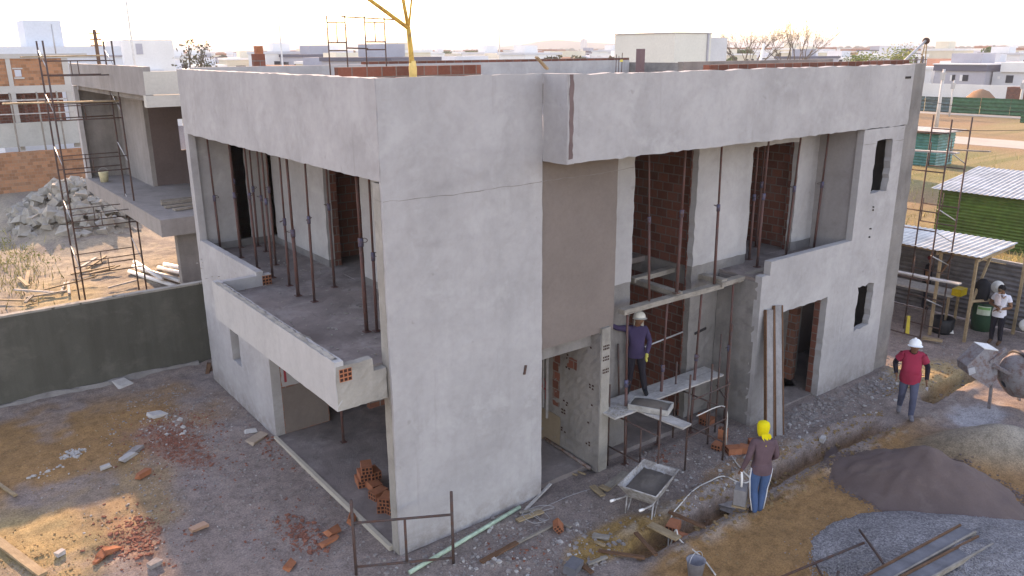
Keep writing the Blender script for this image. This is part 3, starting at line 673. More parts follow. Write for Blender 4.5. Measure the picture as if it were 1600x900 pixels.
# stack in the porch
g='bricks stacked in the porch'
k=0; names=['bottom row, far left','bottom row, far middle','bottom row, near the pillar','second row, left','second row, middle','third row, leaning','loose one on the floor','lower heap, at the back','lower heap, in front','lower heap, on top']
for (x,y,z,a) in ((.52,2.35,0,1.4),(.72,2.32,0,1.5),(.62,2.05,0,1.45),(.55,2.3,.14,1.35),(.72,2.25,.14,1.5),(.6,2.28,.28,1.2),(.55,1.75,0,.2),(.42,1.35,0,1.0),(.55,1.15,0,.3),(.48,1.28,.14,.7)):
    brick(x,y,.055+z,a+random.uniform(-.1,.1),f'red hollow brick in the porch stack beside the corner pillar, {names[k]}',g,sc=1.05); k+=1
brick(*onG(1098,378) if False else (9.55,-.3,FL+.01),.2,'orange hollow brick on the upper right balcony floor, by the parapet end','bricks on the upper right balcony')
brick(9.92,-.28,FL+.01,.5,'darker hollow brick on the upper right balcony floor, behind the parapet','bricks on the upper right balcony')
# bricks and boards lying in and over the trench
for px,py,a,l in ((1067,835,1.9,'dusty hollow brick lying in the trench beside the hose'),(1052,822,.4,'flat brick half buried in the trench bank beside the hose')):
    p=onG(px,py); brick(p.x,p.y,-.16 if 'lying' in l else -.08,a,l,'bricks in the trench')
for a,b,w,m,l in (((1015,825),(1060,848),.16,WOOD,'pale board bridging the trench beside the hose'),((1045,805),(1100,830),.07,WOODB,'brown timber bridging the trench behind the pale board'),
    ((993,838),(1025,874),.07,WOODB,'brown slotted batten lying slantwise over the trench'),((935,864),(1008,876),.07,WOODB,'brown slotted batten at the near end of the trench'),
    ((905,882),(925,899),.08,WOODB,'dark timber end at the bottom edge beside the rubble'),((918,885),(948,874),.06,WOODG,'short grey batten beside the near end of the trench'),
    ((1100,815),(1108,792),.07,WOODB,'short brown timber sticking out of the trench'),((925,762),(942,778),.11,WOOD,'pale board offcut left of the wheelbarrow'),((938,763),(952,770),.12,WOOD,'square board offcut left of the wheelbarrow'),
    ((945,768),(978,742),.16,WOODG,'wide grey board behind the wheelbarrow handles'),((876,742),(900,727),.03,WOOD,'thin batten crossing the others in the doorway'),((872,732),(902,742),.03,WOOD,'thin reddish batten on the doorway floor'),((885,729),(915,741),.035,WOOD,'longer batten on the doorway floor against the pipe'),
    ((820,802),(860,761),.05,WOODW,'pale batten leaning towards the doorway from the corner wall'),((808,818),(848,804),.10,WOOD,'short board offcut at the end of the green pole'),((812,806),(846,800),.06,WOODG,'greyish offcut under the pale batten'),
    ((872,818),(892,828),.06,WOODG,'small grey offcut beside the orange brick'),((926,838),(952,843),.12,WOODG,'grey slate-like offcut in the rubble'),((930,850),(945,858),.05,WOOD,'small pale splinter of wood in the rubble'),
    ((752,882),(808,852),.09,WOODB,'brown timber lying in the rubble near the corner wall'),((808,852),(866,824),.05,WOODG,'grey end of a long batten pointing at the orange brick')):
    p=onG(*a);q=onG(*b); z=max(p.z,q.z)+.035
    if 'bridg' in l or 'over' in l: z=.07
    board('timber_offcut',l,'board',(p.x,p.y,z),(q.x,q.y,z+.01),w,.03,m,'timber scraps on the ground')
p=onG(868,830); brick(p.x,p.y,p.z+.06,.9,'bright orange broken brick standing in rubble near the corner wall',None,rx=.9,sc=.8)
p=onG(640,899);q=onG(812,797)
tag(MB().tube([(p.x,p.y,.05),((p.x+q.x)/2,(p.y+q.y)/2,.06),(q.x,q.y,.06)],.035,8).build('green_pole',m_plain('mint_green_paint',(.33,.45,.34),.5,0,.3),None,True),'faded mint-green pole lying along the foot of the corner wall','pole')
p=onG(850,692);q=onG(922,737)
tag(MB().tube([(p.x+.02,p.y,.11),(q.x,q.y,.07)],.035,8).build('steel_pipe',m_rust('dull_pipe',(.2,.17,.16)),None,True),'dull steel pipe lying across the doorway floor to the pier','pipe')
# hose
pts=[onG(x,y) for x,y in ((1118,900),(1095,872),(1063,848))]+[Vector((3.93,-2.35,.1))]+[onG(x,y) for x,y in ((1046,835),(1048,812),(1062,795),(1085,772),(1110,758),(1130,750),(1158,756),(1172,750),(1160,742),(1148,722),(1136,700))]+[Vector((6.7,-1.18,.55)),Vector((6.72,-1.14,1.0)),Vector((6.6,-1.05,1.12)),Vector((6.1,-.9,1.0))]
def smooth_curve(pts,k=6):
    out=[]
    for i in range(len(pts)-1):
        p0=pts[max(i-1,0)];p1=pts[i];p2=pts[i+1];p3=pts[min(i+2,len(pts)-1)]
        for s in range(k):
            t=s/k; out.append(.5*((2*p1)+(p2-p0)*t+(2*p0-5*p1+4*p2-p3)*t*t+(3*p1-p0-3*p2+p3)*t**3))
    return out+[pts[-1]]
tag(MB().tube([q+Vector((0,0,.02)) for q in smooth_curve(pts)],.013,6).build('garden_hose',m_plain('pale_hose',(.55,.52,.47),.5),None,True),'pale hose snaking from the scaffold across the trench to the bottom edge','hose')
pts=[Vector((2.2,-.35,.06))]+[Vector((2.45+.35*math.cos(a)*(1-.05*k),-.5+.25*math.sin(a),.05+.02*math.sin(3*a))) for k,a in enumerate(np.linspace(0,13,26))]+[onG(*p) for p in ((862,790),(890,776),(925,764))]
tag(MB().tube([q+Vector((0,0,.015)) for q in smooth_curve(pts,4)],.006,5).build('tangled_wire',m_plain('dull_wire',(.32,.31,.31),.5),None,True),'tangle of thin grey wire at the end of the green pole','wire')
# bucket at the bottom edge
p=onG(1086,899)
t=thing('bucket','grey builder\'s bucket with wire handle cut by the bottom edge','bucket',p)
MB().lathe([(.11,0),(.145,.27),(.155,.28),(.135,.27),(.105,.03)],18).build('pail',m_plain('grey_bucket',(.2,.2,.22),.6),t,True)
MB().tube([(.15*math.cos(a),0,.27+.15*math.sin(a)) for a in np.linspace(0,math.pi,12)],.006,5).build('handle',GALV,t,True)
p=onG(895,893)
mb=MB(); mb.box((-.16,-.1,0),(.16,.1,.14)); o=mb.build('rubble_block',m_mottle('dark_block',(.12,.12,.13),.2,4,20)); o.location=p; o.rotation_euler=(.1,.05,.4); tag(o,'dark concrete block at the near end of the trench','block')

for a,b,l in (((6.62,-1.19,.0),(6.66,-1.15,2.85),'tall thin pole at the outer right corner of the work deck'),((6.95,-.55,.0),(7.0,-.5,1.75),'short thin pole behind the outer right pole of the work deck'),((5.75,-.98,.0),(5.85,-.9,1.95),'thin pole standing in front of the mortar trough'),((7.5,-.3,.0),(7.55,-.25,2.2),'thin pole at the far right end of the deck boards'),((5.3,.42,1.22),(5.28,.47,2.3),'short thin pole on the deck left of the worker')):
    tag(MB().tube([a,b],.019,8).build('thin_pole',STEEL,None,True),l,'pole','thin poles around the work deck')
tag(MB().tube([(5.75,.46,2.05),(7.2,.48,2.12)],.018,8).build('cross_tube',GALV,None,True),'pale tube laid across the stair opening behind the worker','tube')
tag(MB().tube([(6.62,-1.2,1.3),(8.1,.2,.75)],.016,6).build('diagonal_brace',STEEL,None,True),'thin diagonal brace from the work deck to the raw side wall','brace')
random.seed(71); mb=MB()
for k in range(160):
    x,y=random.uniform(-.65,1.6),random.uniform(.5,8.5); mb.stone((x,y,FL+.012),random.uniform(.008,.03),flat=.5)
tag(mb.build('floor_crumbs',ROUGHL,None),'mortar crumbs on the left balcony floor',None,None,'stuff')
# ------------------------------------------------------------------ boundary wall on the left
t=thing('boundary_wall','long dark green painted boundary wall left of the house','wall',(0,10.6,0))
mb=MB(); panel(mb,(-14,-.0,-.1),X,Z,NY,18,2.28,.15,step=.3,rag=.014,ragall=True,undul=.004); mb.build('wall',GREENW,t)
mb=MB(); panel(mb,(-14,-.02,2.18),X,Y,Z,18,.19,.05,step=.12,rag=.022,ragall=True,undul=.01); mb.build('wall_cap',ROUGHL,t)
mb=MB(); random.seed(4)
vs=[];fs=[];xs=np.linspace(-14,.0,90)
for x in xs: 
    e=.14+.05*math.sin(x*2.3)+random.uniform(-.015,.015); vs+= [(x,-.012,.12+.03*math.sin(x*3.1)+random.uniform(-.015,.015)),(x,-e*.6,.11+random.uniform(-.02,.02)),(x,-e-.06,-.05)]
for i in range(len(xs)-1):
    for k in (0,1): fs.append((3*i+k,3*i+k+1,3*i+k+4,3*i+k+3))
mb.add(vs,fs).build('footing',ROUGH,t)
# ------------------------------------------------------------------ neighbouring unfinished house on the left
t=thing('neighbour_house','unfinished grey house behind the green wall with a cantilevered slab floor','house',(0,0,0)); nh=t
def Q(name,mat,*calls):
    for k in calls:
        mb=MB(); k(mb); o=mb.build(name,mat,nh)
    return o
DULL=m_mottle('dull_neighbour_render',(.27,.248,.235),.16,.8,9,.92,.25,.006,streak=.4)
Q('wall',DULL,pn((.3,24.2,6.72),NY,Z,NX,10.6,.78,.2,undul=.006,step=.3,rag=.012,ragall=True))
Q('wall',m_mottle('pale_cream_render',(.47,.45,.40),.08,1,12),pn((.3,13.58,6.75),X,Z,NY,4,.62,.2,step=.3,rag=.01,ragall=True),pn((.28,13.55,6.42),X,Z,NY,4,.32,.25,step=.3,rag=.006,ragall=True))
Q('floor_slab',DULL,bx((.3,13.85,2.78),(6,24.4,3.28)))
Q('roof_slab',ROUGH,bx((.5,13.8,6.55),(6,24.2,6.72)))
Q('column',PLASTER,bx((.3,23.95,3.28),(.45,24.3,6.7)))
Q('wall',DULL,pn((1.75,24.2,3.28),NY,Z,NX,3.9,3.28,.15,undul=.006,step=.3))
Q('wall',m_mottle('dark_purple_render',(.14,.105,.10),.12,1,14),pn((1.9,20.3,3.28),X,Z,NY,4,3.28,.15,holes=[(.95,1.5,1.2,2.3)],step=.3))
Q('wall',ROUGH,bx((.45,24.22,3.28),(3,24.4,6.55)))
Q('plank_stack',WOODG,lambda mb:mb.bar((1.0,15.0,3.33),(3.4,15.4,3.33),.2,.06),lambda mb:mb.bar((.9,15.6,3.33),(3.4,15.8,3.33),.15,.06),lambda mb:mb.bar((.95,16.2,3.35),(3.4,16.3,3.35),.15,.1),lambda mb:mb.bar((1.1,16.8,3.33),(3.4,16.8,3.33),.12,.06))
Q('wall',ROUGH,bx((2.9,14.2,0),(3.1,20,2.78)),bx((4.6,13.95,0),(4.8,24,6.5)))
Q('block_pier',ROUGH,bx((.75,14.05,.9),(1.35,14.35,2.78)),bx((1.1,14.05,0),(1.35,14.35,.9)))
t=thing('mortar_bucket','white plastic bucket standing on the slab of the neighbouring house','bucket',(.62,22.6,3.285))
MB().lathe([(.13,0),(.17,.36),(.175,.38),(.155,.38),(.13,.03)],18).build('pail',m_plain('cream_bucket',(.55,.50,.33),.6),t,True)
MB().tube([(.17*math.cos(a),0,.36+.16*math.sin(a)) for a in np.linspace(0,math.pi,12)],.007,5).build('handle',GALV,t,True)
# ladder scaffold by that house
def tower(name,label,px,py,w,dd,h,lifts,group=None,braces=True):
    t=thing(name,label,'scaffold',(px,py,gh(px,py)))
    for y in (0,dd):
        for x in (0,w): MB().tube([(x,y,0),(x,y,h)],.026,8).build('post',STEEL,t,True)
    for z in lifts:
        for y in (0,dd):
            MB().tube([(0,y,z),(w,y,z)],.02,6).build('rail',STEEL,t,True)
            MB().tube([(0,y,z+.42),(w,y,z+.42)],.016,6).build('rail',STEEL,t,True)
            MB().tube([(w*.45,y,z-.0),(w*.45,y,z+.42)],.014,6).build('strut',STEEL,t,True)
        for x in (0,w): MB().tube([(x,0,z+.2),(x,dd,z+.75)],.016,6).build('brace',GALV,t,True)
    return t
sc=tower('scaffold_tower','tall rusty scaffold tower beside the neighbouring house, left of the yard',-1.35,17.7,1.85,1.15,8.2,[1.1,2.6,4.3,5.9,7.2])
board('scaffold_board','sunlit deck board across the left scaffold tower, middle level','board',(-2.6,18.0,6.45),(.55,18.2,6.4),.24,.04,WOOD,'boards on the left scaffold tower')
board('scaffold_board','sunlit deck board across the left scaffold tower, top level','board',(-1.9,18.3,7.75),(.35,18.4,7.78),.24,.04,WOOD,'boards on the left scaffold tower')
# ------------------------------------------------------------------ rubble pile, pipes, timber behind the wall
mb=MB(); random.seed(9)
stones=[]
for k in range(300):
    u=random.random()**.55; an=random.random()*6.283
    x=1.1+u*3.0*math.cos(an); y=32.5+u*5.2*math.sin(an)
    z=max(0,1-u**1.3)*1.75
    stones.append((x,y,z))
big=[MB().stone((0,0,0),.36,flat=.7) for _ in range(9)]
RUB=m_mottle('broken_concrete',(.31,.285,.245),.25,2,12,.95,.6,.02)
rubm=[b.build('concrete_lump',RUB) for b in big]; first=set()
for k,(x,y,z) in enumerate(stones):
    j=k%9; o=rubm[j]
    if j in first: o=o.copy(); COL.objects.link(o)
    first.add(j)
    s=random.uniform(.55,1.35); o.location=(x,y,gh(x,y)*.6+z*.72+.1); o.scale=(s,s,s); o.rotation_euler=(random.uniform(-.5,.5),random.uniform(-.5,.5),random.random()*6.28)
    tag(o,'jagged pale concrete lump in the big rubble heap behind the green wall','rubble','concrete lumps of the rubble heap')
PIP=m_plain('white_pvc',(.74,.72,.68),.45,0,.06)
pl=[((.75,21.3),(1.55,18.2)),((.95,21.5),(1.75,18.3)),((1.15,21.4),(2.0,18.6)),((1.75,21.2),(2.6,18.7)),((1.95,21.1),(2.8,18.8)),((2.15,21.0),(3.0,18.6)),((1.1,21.9),(1.25,18.7))]
for k,(a,b) in enumerate(pl):
    z=.1+(.12 if k in (1,4) else 0)+(.2 if k==6 else 0)
    tag(MB().tube([(a[0],a[1],z),(b[0],b[1],z)],.075,10).build('drain_pipe',PIP,None,True),(f'white plastic drain pipe behind the green wall, {ORD[k]} of the six laid side by side' if k<6 else 'white plastic drain pipe lying askew on top of the others'),'pipe','white pipes behind the green wall')
random.seed(31)
for k in range(16):
    x=random.uniform(-2.9,-.1);y=random.uniform(18.6,23);a=random.choice([.1,.2,1.5,1.2,2.6])+random.uniform(-.2,.2);l=random.uniform(.5,2.0)
    z=gh(x,y)+.06+.1*random.random()
    board('timber_scrap','sun-bleached formwork timber scrap in the heap behind the green wall','board',(x,y,z),(x+l*math.cos(a),y+l*math.sin(a),z+random.uniform(-.02,.15)),random.uniform(.05,.12),.05,random.choice([WOODG,WOOD,WOODW]),'timber scraps behind the green wall')
# brick boundary wall and brick house at the back left
t=thing('brick_wall','long raw brick boundary wall behind the rubble heap','wall',(0,0,0))
mb=MB(); panel(mb,(-10,45,-.1),X,Z,NY,16,2.45,.2,step=.5,rag=.03,ragall=True,undul=.01); mb.build('wall',BRICKB,t)
bh=thing('brick_house','unfinished two-storey brick house with concrete frame at the far left','house',(0,0,0)); nh=bh
yb=49
Q('wall',BRICKB,pn((-6,yb,5.95),X,Z,NY,10.0,1.62,.2,holes=[(7.35,7.72,.55,.95)],step=.5))
CONC=m_mottle('frame_concrete',(.42,.40,.37),.1)
Q('column',CONC,bx((.95,yb-.06,2),(1.2,yb+.2,7.6)),bx((4.0,yb-.06,2),(4.35,yb+.2,7.6)),bx((-3,yb-.06,2),(-2.7,yb+.2,7.6)))
Q('beam',CONC,bx((-6,yb-.08,5.5),(4.3,yb+.2,5.95)),bx((-6,yb-.1,7.57),(5.5,yb+.2,7.85)))
Q('wall',m_mottle('pale_wall',(.40,.40,.37),.1,1,9),bx((-6,yb-.5,2.3),(6.2,yb-.3,3.75)))
Q('wall',BRICK,bx((-6,yb+1.6,3.5),(4,yb+1.8,5.5)),bx((1.6,yb+.6,3.4),(1.75,yb+1.6,5.4)))
Q('floor_slab',CONC,bx((-6,yb-.28,2.9),(4.3,yb+6,3.1)))
Q('roof_slab',CONC,bx((-6,yb+.21,7.3),(4.3,yb+8,7.5)))
Q('window_frame',CONC,bx((1.27,yb-.05,6.36),(1.82,yb-.005,6.46)),bx((1.25,yb-.05,6.94),(1.8,yb-.005,7.02)))
board('scaffold_board','long sunlit board laid across the front of the brick house, upper one','board',(-4,48.2,5.15),(3.9,48.2,5.12),.3,.08,WOODW,'boards in front of the brick house')
board('scaffold_board','long sunlit board laid across the front of the brick house, lower one','board',(-4,48.1,4.35),(4.1,48.0,4.3),.2,.06,WOODW,'boards in front of the brick house')
for k,(x,l) in enumerate(((.75,'left'),(2.2,'middle'),(3.3,'right'))):
    tag(MB().tube([(x,48.0,0),(x,48.0,5.6)],.05,6).build('timber_post',WOODG,None,True),'thin timber post in front of the brick house, '+l+' of three','post','timber posts by the brick house')
# ------------------------------------------------------------------ roof items
ms=thing('yellow_mast','yellow branching steel mast rising from the flat roof','mast',(1.8,2.05,6.95))
YEL=m_rust('chipped_yellow_paint',(.55,.33,.07),(.25,.13,.05),.1)
def L_(px,py): return aty(px,py,2.05)-Vector((1.8,2.05,6.95))
j=L_(638,44)
MB().tube([(0,0,0),L_(645,110),j],[.05,.045,.038],10).build('pole',YEL,ms,True)
MB().tube([j,L_(578,0),L_(540,-28)],[.036,.032,.028],8).build('arm',YEL,ms,True)
MB().tube([j,L_(630,0),L_(624,-30)],[.034,.03,.028],8).build('arm',YEL,ms,True)
MB().tube([j+Vector((.02,.02,0)),L_(643,0),L_(645,-30)],[.02,.018,.016],8).build('arm',YEL,ms,True)
mb=MB(); mb.lathe([(.055,0),(.07,.1),(.062,.3),(.068,.5),(.05,.62)],10); mb.build('base_sleeve',m_mottle('peeling_yellow_sleeve',(.6,.42,.16),.3,4,12),ms,True,loc=(.01,0,.12))
for k,(px,w) in enumerate(((515,28),(573,30))):
    b=aty(px,96,5.0); e=aty(px+w,96,5.0); tp=aty(px,24,5.0)
    f=frame_thing('scaffold_trestle','thin scaffold frame standing on the roof, '+('left' if k==0 else 'right')+' of two','scaffold frame',(b.x,5.0,7.05),0,e.x-b.x,tp.z-7.05,[tp.z-7.05-.13,tp.z-7.05-.50,tp.z-7.05-.65],[((e.x-b.x)*.5,tp.z-7.55,tp.z-7.18)],r=.014,group='scaffold frames on the roof')
    if k==1: f.rotation_euler.z=-.03
a=aty(533,26,5.0);b=aty(622,31,5.0)
tag(MB().tube([a,b],.014,6).build('steel_tube',STEEL,None,True),'thin tube laid across the two scaffold frames on the roof','tube')
a=aty(543,75,5.02);b=aty(575,76,5.02)
tag(MB().tube([a,b],.014,6).build('steel_tube',STEEL,None,True),'short tube joining the two scaffold frames near the roof','tube')
ck=thing('brick_stack','small red brick stack on the far left of the roof','brick stack',(aty(404,95,9.6)))
MB().box((-.13,-.1,-.35),(.13,.1,.16)).build('bricks',BRICK,ck)
mb=MB(); mb.box((-.05,-.1,.161),(.1,.1,.34)); mb.build('top_brick',CLAY,ck)
a=aty(855,108,3.);b=aty(838,89,3.); board('plank','short brown plank leaning on the roof edge above the door bay','plank',a,b,.09,.03,WOOD)
p=aty(1001,108,3.); tag(MB().box((p.x-.07,2.95,6.95),(p.x+.07,3.09,7.86)).build('stub_column',m_mottle('dark_stub',(.15,.10,.105),.2),None),'dark brick stub column sticking up from the roof','column')
for k,(px,h) in enumerate(((962,.25),(966,.22),(971,.28))):
    p=aty(px,110,2.6); tag(MB().tube([(p.x,2.6,6.95),(p.x+.01,2.6,7.5+h)],.009,6).build('rebar',STEEL,None),'thin rebar rod in the cluster above the right fascia, '+('left one','middle one','right one')[k],'rebar','rebar rods on the roof')
p=aty(971,95,2.6); mb=MB(); mb.stone((p.x,2.6,p.z),.05); tag(mb.build('yellow_rag',m_plain('yellow_cloth',(.6,.5,.12))),'small yellow rag tied to a rebar on the roof','rag')
a=aty(1183,106,3.);b=aty(1194,68,3.);tag(MB().tube([a-Vector((0,0,.4)),b],.03,8).build('pale_pole',PIP,None,True),'short pale pole leaning on the right part of the roof','pole')
h=thing('roof_hoist','slanting hoist arm with pulley at the right end of the roof','hoist',(13.5,1.2,6.9))
def L3(px,py,y=1.2): return aty(px,py,y)-Vector((13.5,1.2,6.9))
MB().tube([L3(1405,103),L3(1446,64)],.035,8).build('arm',GALV,h,True)
MB().tube([L3(1437,104),L3(1446,66)],.016,6).build('stay',WOOD,h,True); MB().tube([L3(1445,104),L3(1448,66)],.016,6).build('stay',WOOD,h,True)
q=L3(1447,64); MB().lathe([(.05,-.05),(.09,-.04),(.06,0),(.09,.04),(.05,.05)],12,q,(1,.3,0)).build('pulley',STEEL,h,True)
tag(MB().bar((12.9,.2,7.56),(14.6,-.2,7.57),.16,.02).build('roof_sheet',m_plain('dark_sheet',(.12,.08,.08)),None),'dark thin sheet overhanging the right corner of the roof','sheet')
# ------------------------------------------------------------------ tall slim poles behind
for (px,dy,lb) in ((205,40,'leftmost of the three, over the neighbouring house'),(438,42,'middle one of the three'),(780,44,'rightmost of the three, right of the yellow mast')):
    p=aty(px,60,dy); t=thing('light_pole','slim pale pole against the white sky, '+lb,'pole',(p.x,dy,0),group='slim pale poles behind the house')
    top=14.5 if px!=438 else 10.4
    MB().tube([(0,0,0),(0,0,top)],[.07,.05],8).build('pole',m_plain('pale_pole',(.6,.58,.55)),t,True)
    MB().tube([(0,0,top),(0,-.5,top+.3),(0,-.9,top+.3)],.03,6).build('arm',GALV,t,True)
# ------------------------------------------------------------------ piles
def mound(name,label,cat,cx,cy,rx,ry,rot,h,mat,seed,n=56,pw=1.2,nz=.05,crest=0):
    vs=[];fs=[];c,s=math.cos(rot),math.sin(rot)
    us=np.linspace(-1.15,1.15,n); U,V=np.meshgrid(us,us,indexing='ij')
    e=np.sqrt(U*U+(V+crest*.0)**2); an=np.arctan2(V,U)
    edge=1+.12*(fbm(np.cos(an)*2,np.sin(an)*2,1.0,3,seed)-.5)*2
    z=np.clip(1-(e/edge)**pw,0,None)*h
    Xw=cx+U*rx*c-V*ry*s; Yw=cy+U*rx*s+V*ry*c
    z=z+nz*(fbm(Xw,Yw,2.5,4,seed+3)-.5)*np.clip(z/h*4,0,1)+.4*nz*(fbm(Xw,Yw,9,2,seed+8)-.5)*np.clip(z/h*4,0,1)
    z=np.where(e/edge>1.0,-.06,z)
    for i in range(n):
        for j in range(n): vs.append((Xw[i,j],Yw[i,j],z[i,j]+gh(Xw[i,j],Yw[i,j])*.7))
    for i in range(n-1):
        for j in range(n-1): fs.append((i*n+j,(i+1)*n+j,(i+1)*n+j+1,i*n+j+1))
    o=MB().add(vs,fs).build(name,mat,None,True); tag(o,label,cat); return o,lambda x,y:0
SAND=m_mottle('damp_sand',(.145,.102,.092),.16,.9,30,.95,.8,.015,dark=(.20,.15,.13),darkamt=.6)
mound('sand_pile','mound of damp purplish-brown sand on the right of the plot','sand pile',8.75,-4.15,1.62,1.2,math.radians(-66),.84,SAND,3,pw=1.1,nz=.16)
t=NT('crushed_gravel'); v=t.n.new('ShaderNodeTexVoronoi'); v.inputs['Scale'].default_value=42; t.l.new(t.tc.outputs['Object'],v.inputs['Vector'])
g1=t.ramp(v.outputs['Color'],[(.1,(.12,.115,.12)),(.5,(.22,.212,.215)),(.9,(.36,.35,.35))]); g2=t.ramp(t.noise(1.6,5,.6),[(.35,(.78,.76,.76)),(.65,(1.1,1.1,1.1))])
t.col(t.mix(.9,g1,g2,'MULTIPLY'),.95); t.bump(v.outputs['Distance'],.9,.02); GRAV=t.m
mound('gravel_pile','wide low heap of grey crushed gravel in the bottom right corner','gravel pile',6.9,-6.2,2.75,1.95,math.radians(-40),.42,GRAV,12,n=80,pw=1.7)
# bottom right boards and bars on the gravel
def onP(px,py,z): return at(px,py,z)
for k,(a,b,w,m) in enumerate((((1372,905),(1512,828),.21,WOODB),((1425,908),(1540,846),.21,WOODB))):
    p=onP(*a,.50);q=onP(*b,.34)
    dv=q-p; q0=p-dv*.25
    t=thing('formwork_panel','long steel-edged formwork panel lying on the gravel heap, '+('upper' if k==0 else 'lower')+' of two','formwork panel',p,group='formwork panels on the gravel')
    side=dv.cross(Vector((0,0,1))).normalized()
    MB().bar(-dv*.3,dv,w,.03).build('panel',m_mottle('cement_grey_panel2',(.14,.14,.15),.3,3,14),t)
    for s in (-1,1): MB().bar(-dv*.3+side*s*(w/2+.015)+Vector((0,0,.01)),dv+side*s*(w/2+.015)+Vector((0,0,.01)),.03,.07).build('edge_rail',WOODB if s<0 else WOODG,t)
p=onP(1215,904,.12);q=onP(1350,848,.33); tg=thing('scaffold_trestle','rusty bent scaffold frame lying on the gravel heap','scaffold frame',p)
MB().tube([(0,0,0),q-p],.02,8).build('rail',STEEL,tg,True)
MB().tube([onP(1343,828,.35)-p,onP(1372,868,.42)-p,onP(1400,910,.44)-p],.02,8).build('post',STEEL,tg,True)
MB().tube([onP(1275,882,.22)-p,onP(1290,910,.3)-p],.016,8).build('strut',STEEL,tg,True); MB().tube([onP(1310,893,.32)-p,onP(1306,915,.3)-p],.022,8).build('strut',STEEL,tg,True)
# ------------------------------------------------------------------ concrete mixer
mc=thing('concrete_mixer','grey concrete mixer with a cement-crusted drum at the right edge','concrete mixer',(13.6,-4.0,0),0)
O=Vector((13.6,-4.0,0))
MIX=m_rust('cement_crusted_steel',(.205,.195,.20),(.15,.09,.08),.25)
def W(px,py,D_=15.9):  # point on the plane through the machine facing the camera's right axis
    d=ray(px,py); k=D_/d.dot(fw); return CAM+d*k-O
Dm=(Vector((13.5,-3.8,.8))-CAM).dot(fw)
poly=[W(px,py,Dm) for px,py in ((1511,572),(1538,546),(1560,549),(1558,592),(1545,606),(1512,584))]
dep=Vector((fw.x,fw.y,0)).normalized()
MB().prism(poly,dep*.42).build('motor_housing',MIX,mc)
MB().prism([W(px,py,Dm-.01) for px,py in ((1512,576),(1522,573),(1524,582),(1514,586))],-dep*.02).build('switch_box',m_plain('pale_switch',(.33,.33,.34)),mc)
MB().prism([W(1538,545.5,Dm),W(1560,548.5,Dm),W(1560,548.5,Dm)+dep*.42,W(1538,545.5,Dm)+dep*.42],Vector((0,0,.02))).build('lid',m_plain('pale_lid',(.62,.62,.6)),mc)
dc=W(1603,585,Dm+.05); ax=Vector((.75,-.52,.42)).normalized()
MB().lathe([(.08,-.52),(.34,-.46),(.50,-.22),(.54,-.02),(.54,.06),(.48,.25),(.30,.56),(.28,.58),(.26,.55),(.44,.2)],28,dc,ax,cap=False).build('drum',MIX,mc,True)
MB().lathe([(.545,-.02),(.585,-.02),(.585,.05),(.545,.05)],36,dc,ax,cap=False).build('ring_gear',m_plain('greasy_gear',(.05,.045,.05)),mc,True)
b1=W(1552,570,Dm);b2=W(1605,598,Dm-.35)
MB().bar(b1,b2,.06,.07).build('frame_beam',MIX,mc); MB().bar(W(1546,566,Dm),W(1572,545,Dm),.06,.07).build('frame_beam',MIX,mc)
for (a,bb) in (((1552,572),(13.15,-3.42)),((1600,600),(13.2,-4.6))):
    f=Vector((bb[0],bb[1],gh(*bb)))-O; MB().bar(W(*a,Dm-.02),f,.055,.055).build('leg',MIX,mc)
f=Vector((14.3,-3.6,.0))-O; MB().bar(W(1590,560,Dm+.5),f,.055,.055).build('leg',MIX,mc)
random.seed(77)
# ------------------------------------------------------------------ right side: scaffold, shed, hoarding
sc2=thing('scaffold_tower','tall dark scaffold tower beyond the right end of the house','scaffold',(16.0,-.42,0))
for x in (0,1.12):
    for y in (0,1.0): MB().tube([(x,y,0),(x,y,6.1)],.022,8).build('post',STEEL,sc2,True)
for z in (.25,1.05,1.85,3.2,3.7,4.75,5.75):
    for x in (0,1.12): MB().tube([(x,0,z),(x,1.0,z)],.018,6).build('rail',STEEL,sc2,True)
for z in (.25,1.85,3.45,4.9):
    for x in (0,1.12): MB().tube([(x,.43,z),(x,.43,z+.6)],.013,6).build('strut',STEEL,sc2,True)
for k,z in enumerate((.9,2.1,2.75,3.35,4.9)):
    MB().tube([(1.12,.02,z),(.0,.02+.0*k,z+.45)],.015,6).build('brace',GALV,sc2,True)
board('scaffold_board','pale deck board low on the right scaffold tower','board',(16.2,.75,1.87),(16.2,-1.14,1.9),.2,.04,WOODW,'boards on the right scaffold tower')
board('scaffold_board','pale deck board high on the right scaffold tower','board',(16.2,1.2,5.2),(16.2,-.6,5.26),.2,.04,WOODW,'boards on the right scaffold tower')
board('scaffold_board','thin board overhanging the upper deck of the right scaffold tower','board',(16.45,-.3,5.3),(16.45,-1.25,5.34),.1,.03,WOODG,'boards on the right scaffold tower')
def corr(mb,org,U,V,N,w,h,pitch=.09,amp=.018,seg=None):
    org=Vector(org);U=Vector(U).normalized();V=Vector(V).normalized();N=Vector(N).normalized()
    n=int(h/pitch*4); m=max(2,int(w/.35)); G_=[]
    sd_=random.random()*50
    for j in range(n+1):
        v=h*j/n; o=amp*math.sin(2*math.pi*v/pitch)
        G_.append([org+U*(w*i/m)+V*(v+.02*(math.sin(i*1.7+sd_)-.0)*pitch)+N*(o+1.3*amp*(float(vnoise(sd_+w*i/m,v,1.1,3))-.5)) for i in range(m+1)])
    vs=[p for rw in G_ for p in rw]
    off=len(vs); vs=vs+[p-N*.004 for p in vs]
    fs=[]; q=m+1
    for j in range(n):
        for i in range(m): a=j*q+i; fs+=[(a,a+1,a+q+1,a+q),(off+a,off+a+q,off+a+q+1,off+a+1)]
    return mb.add(vs,fs)
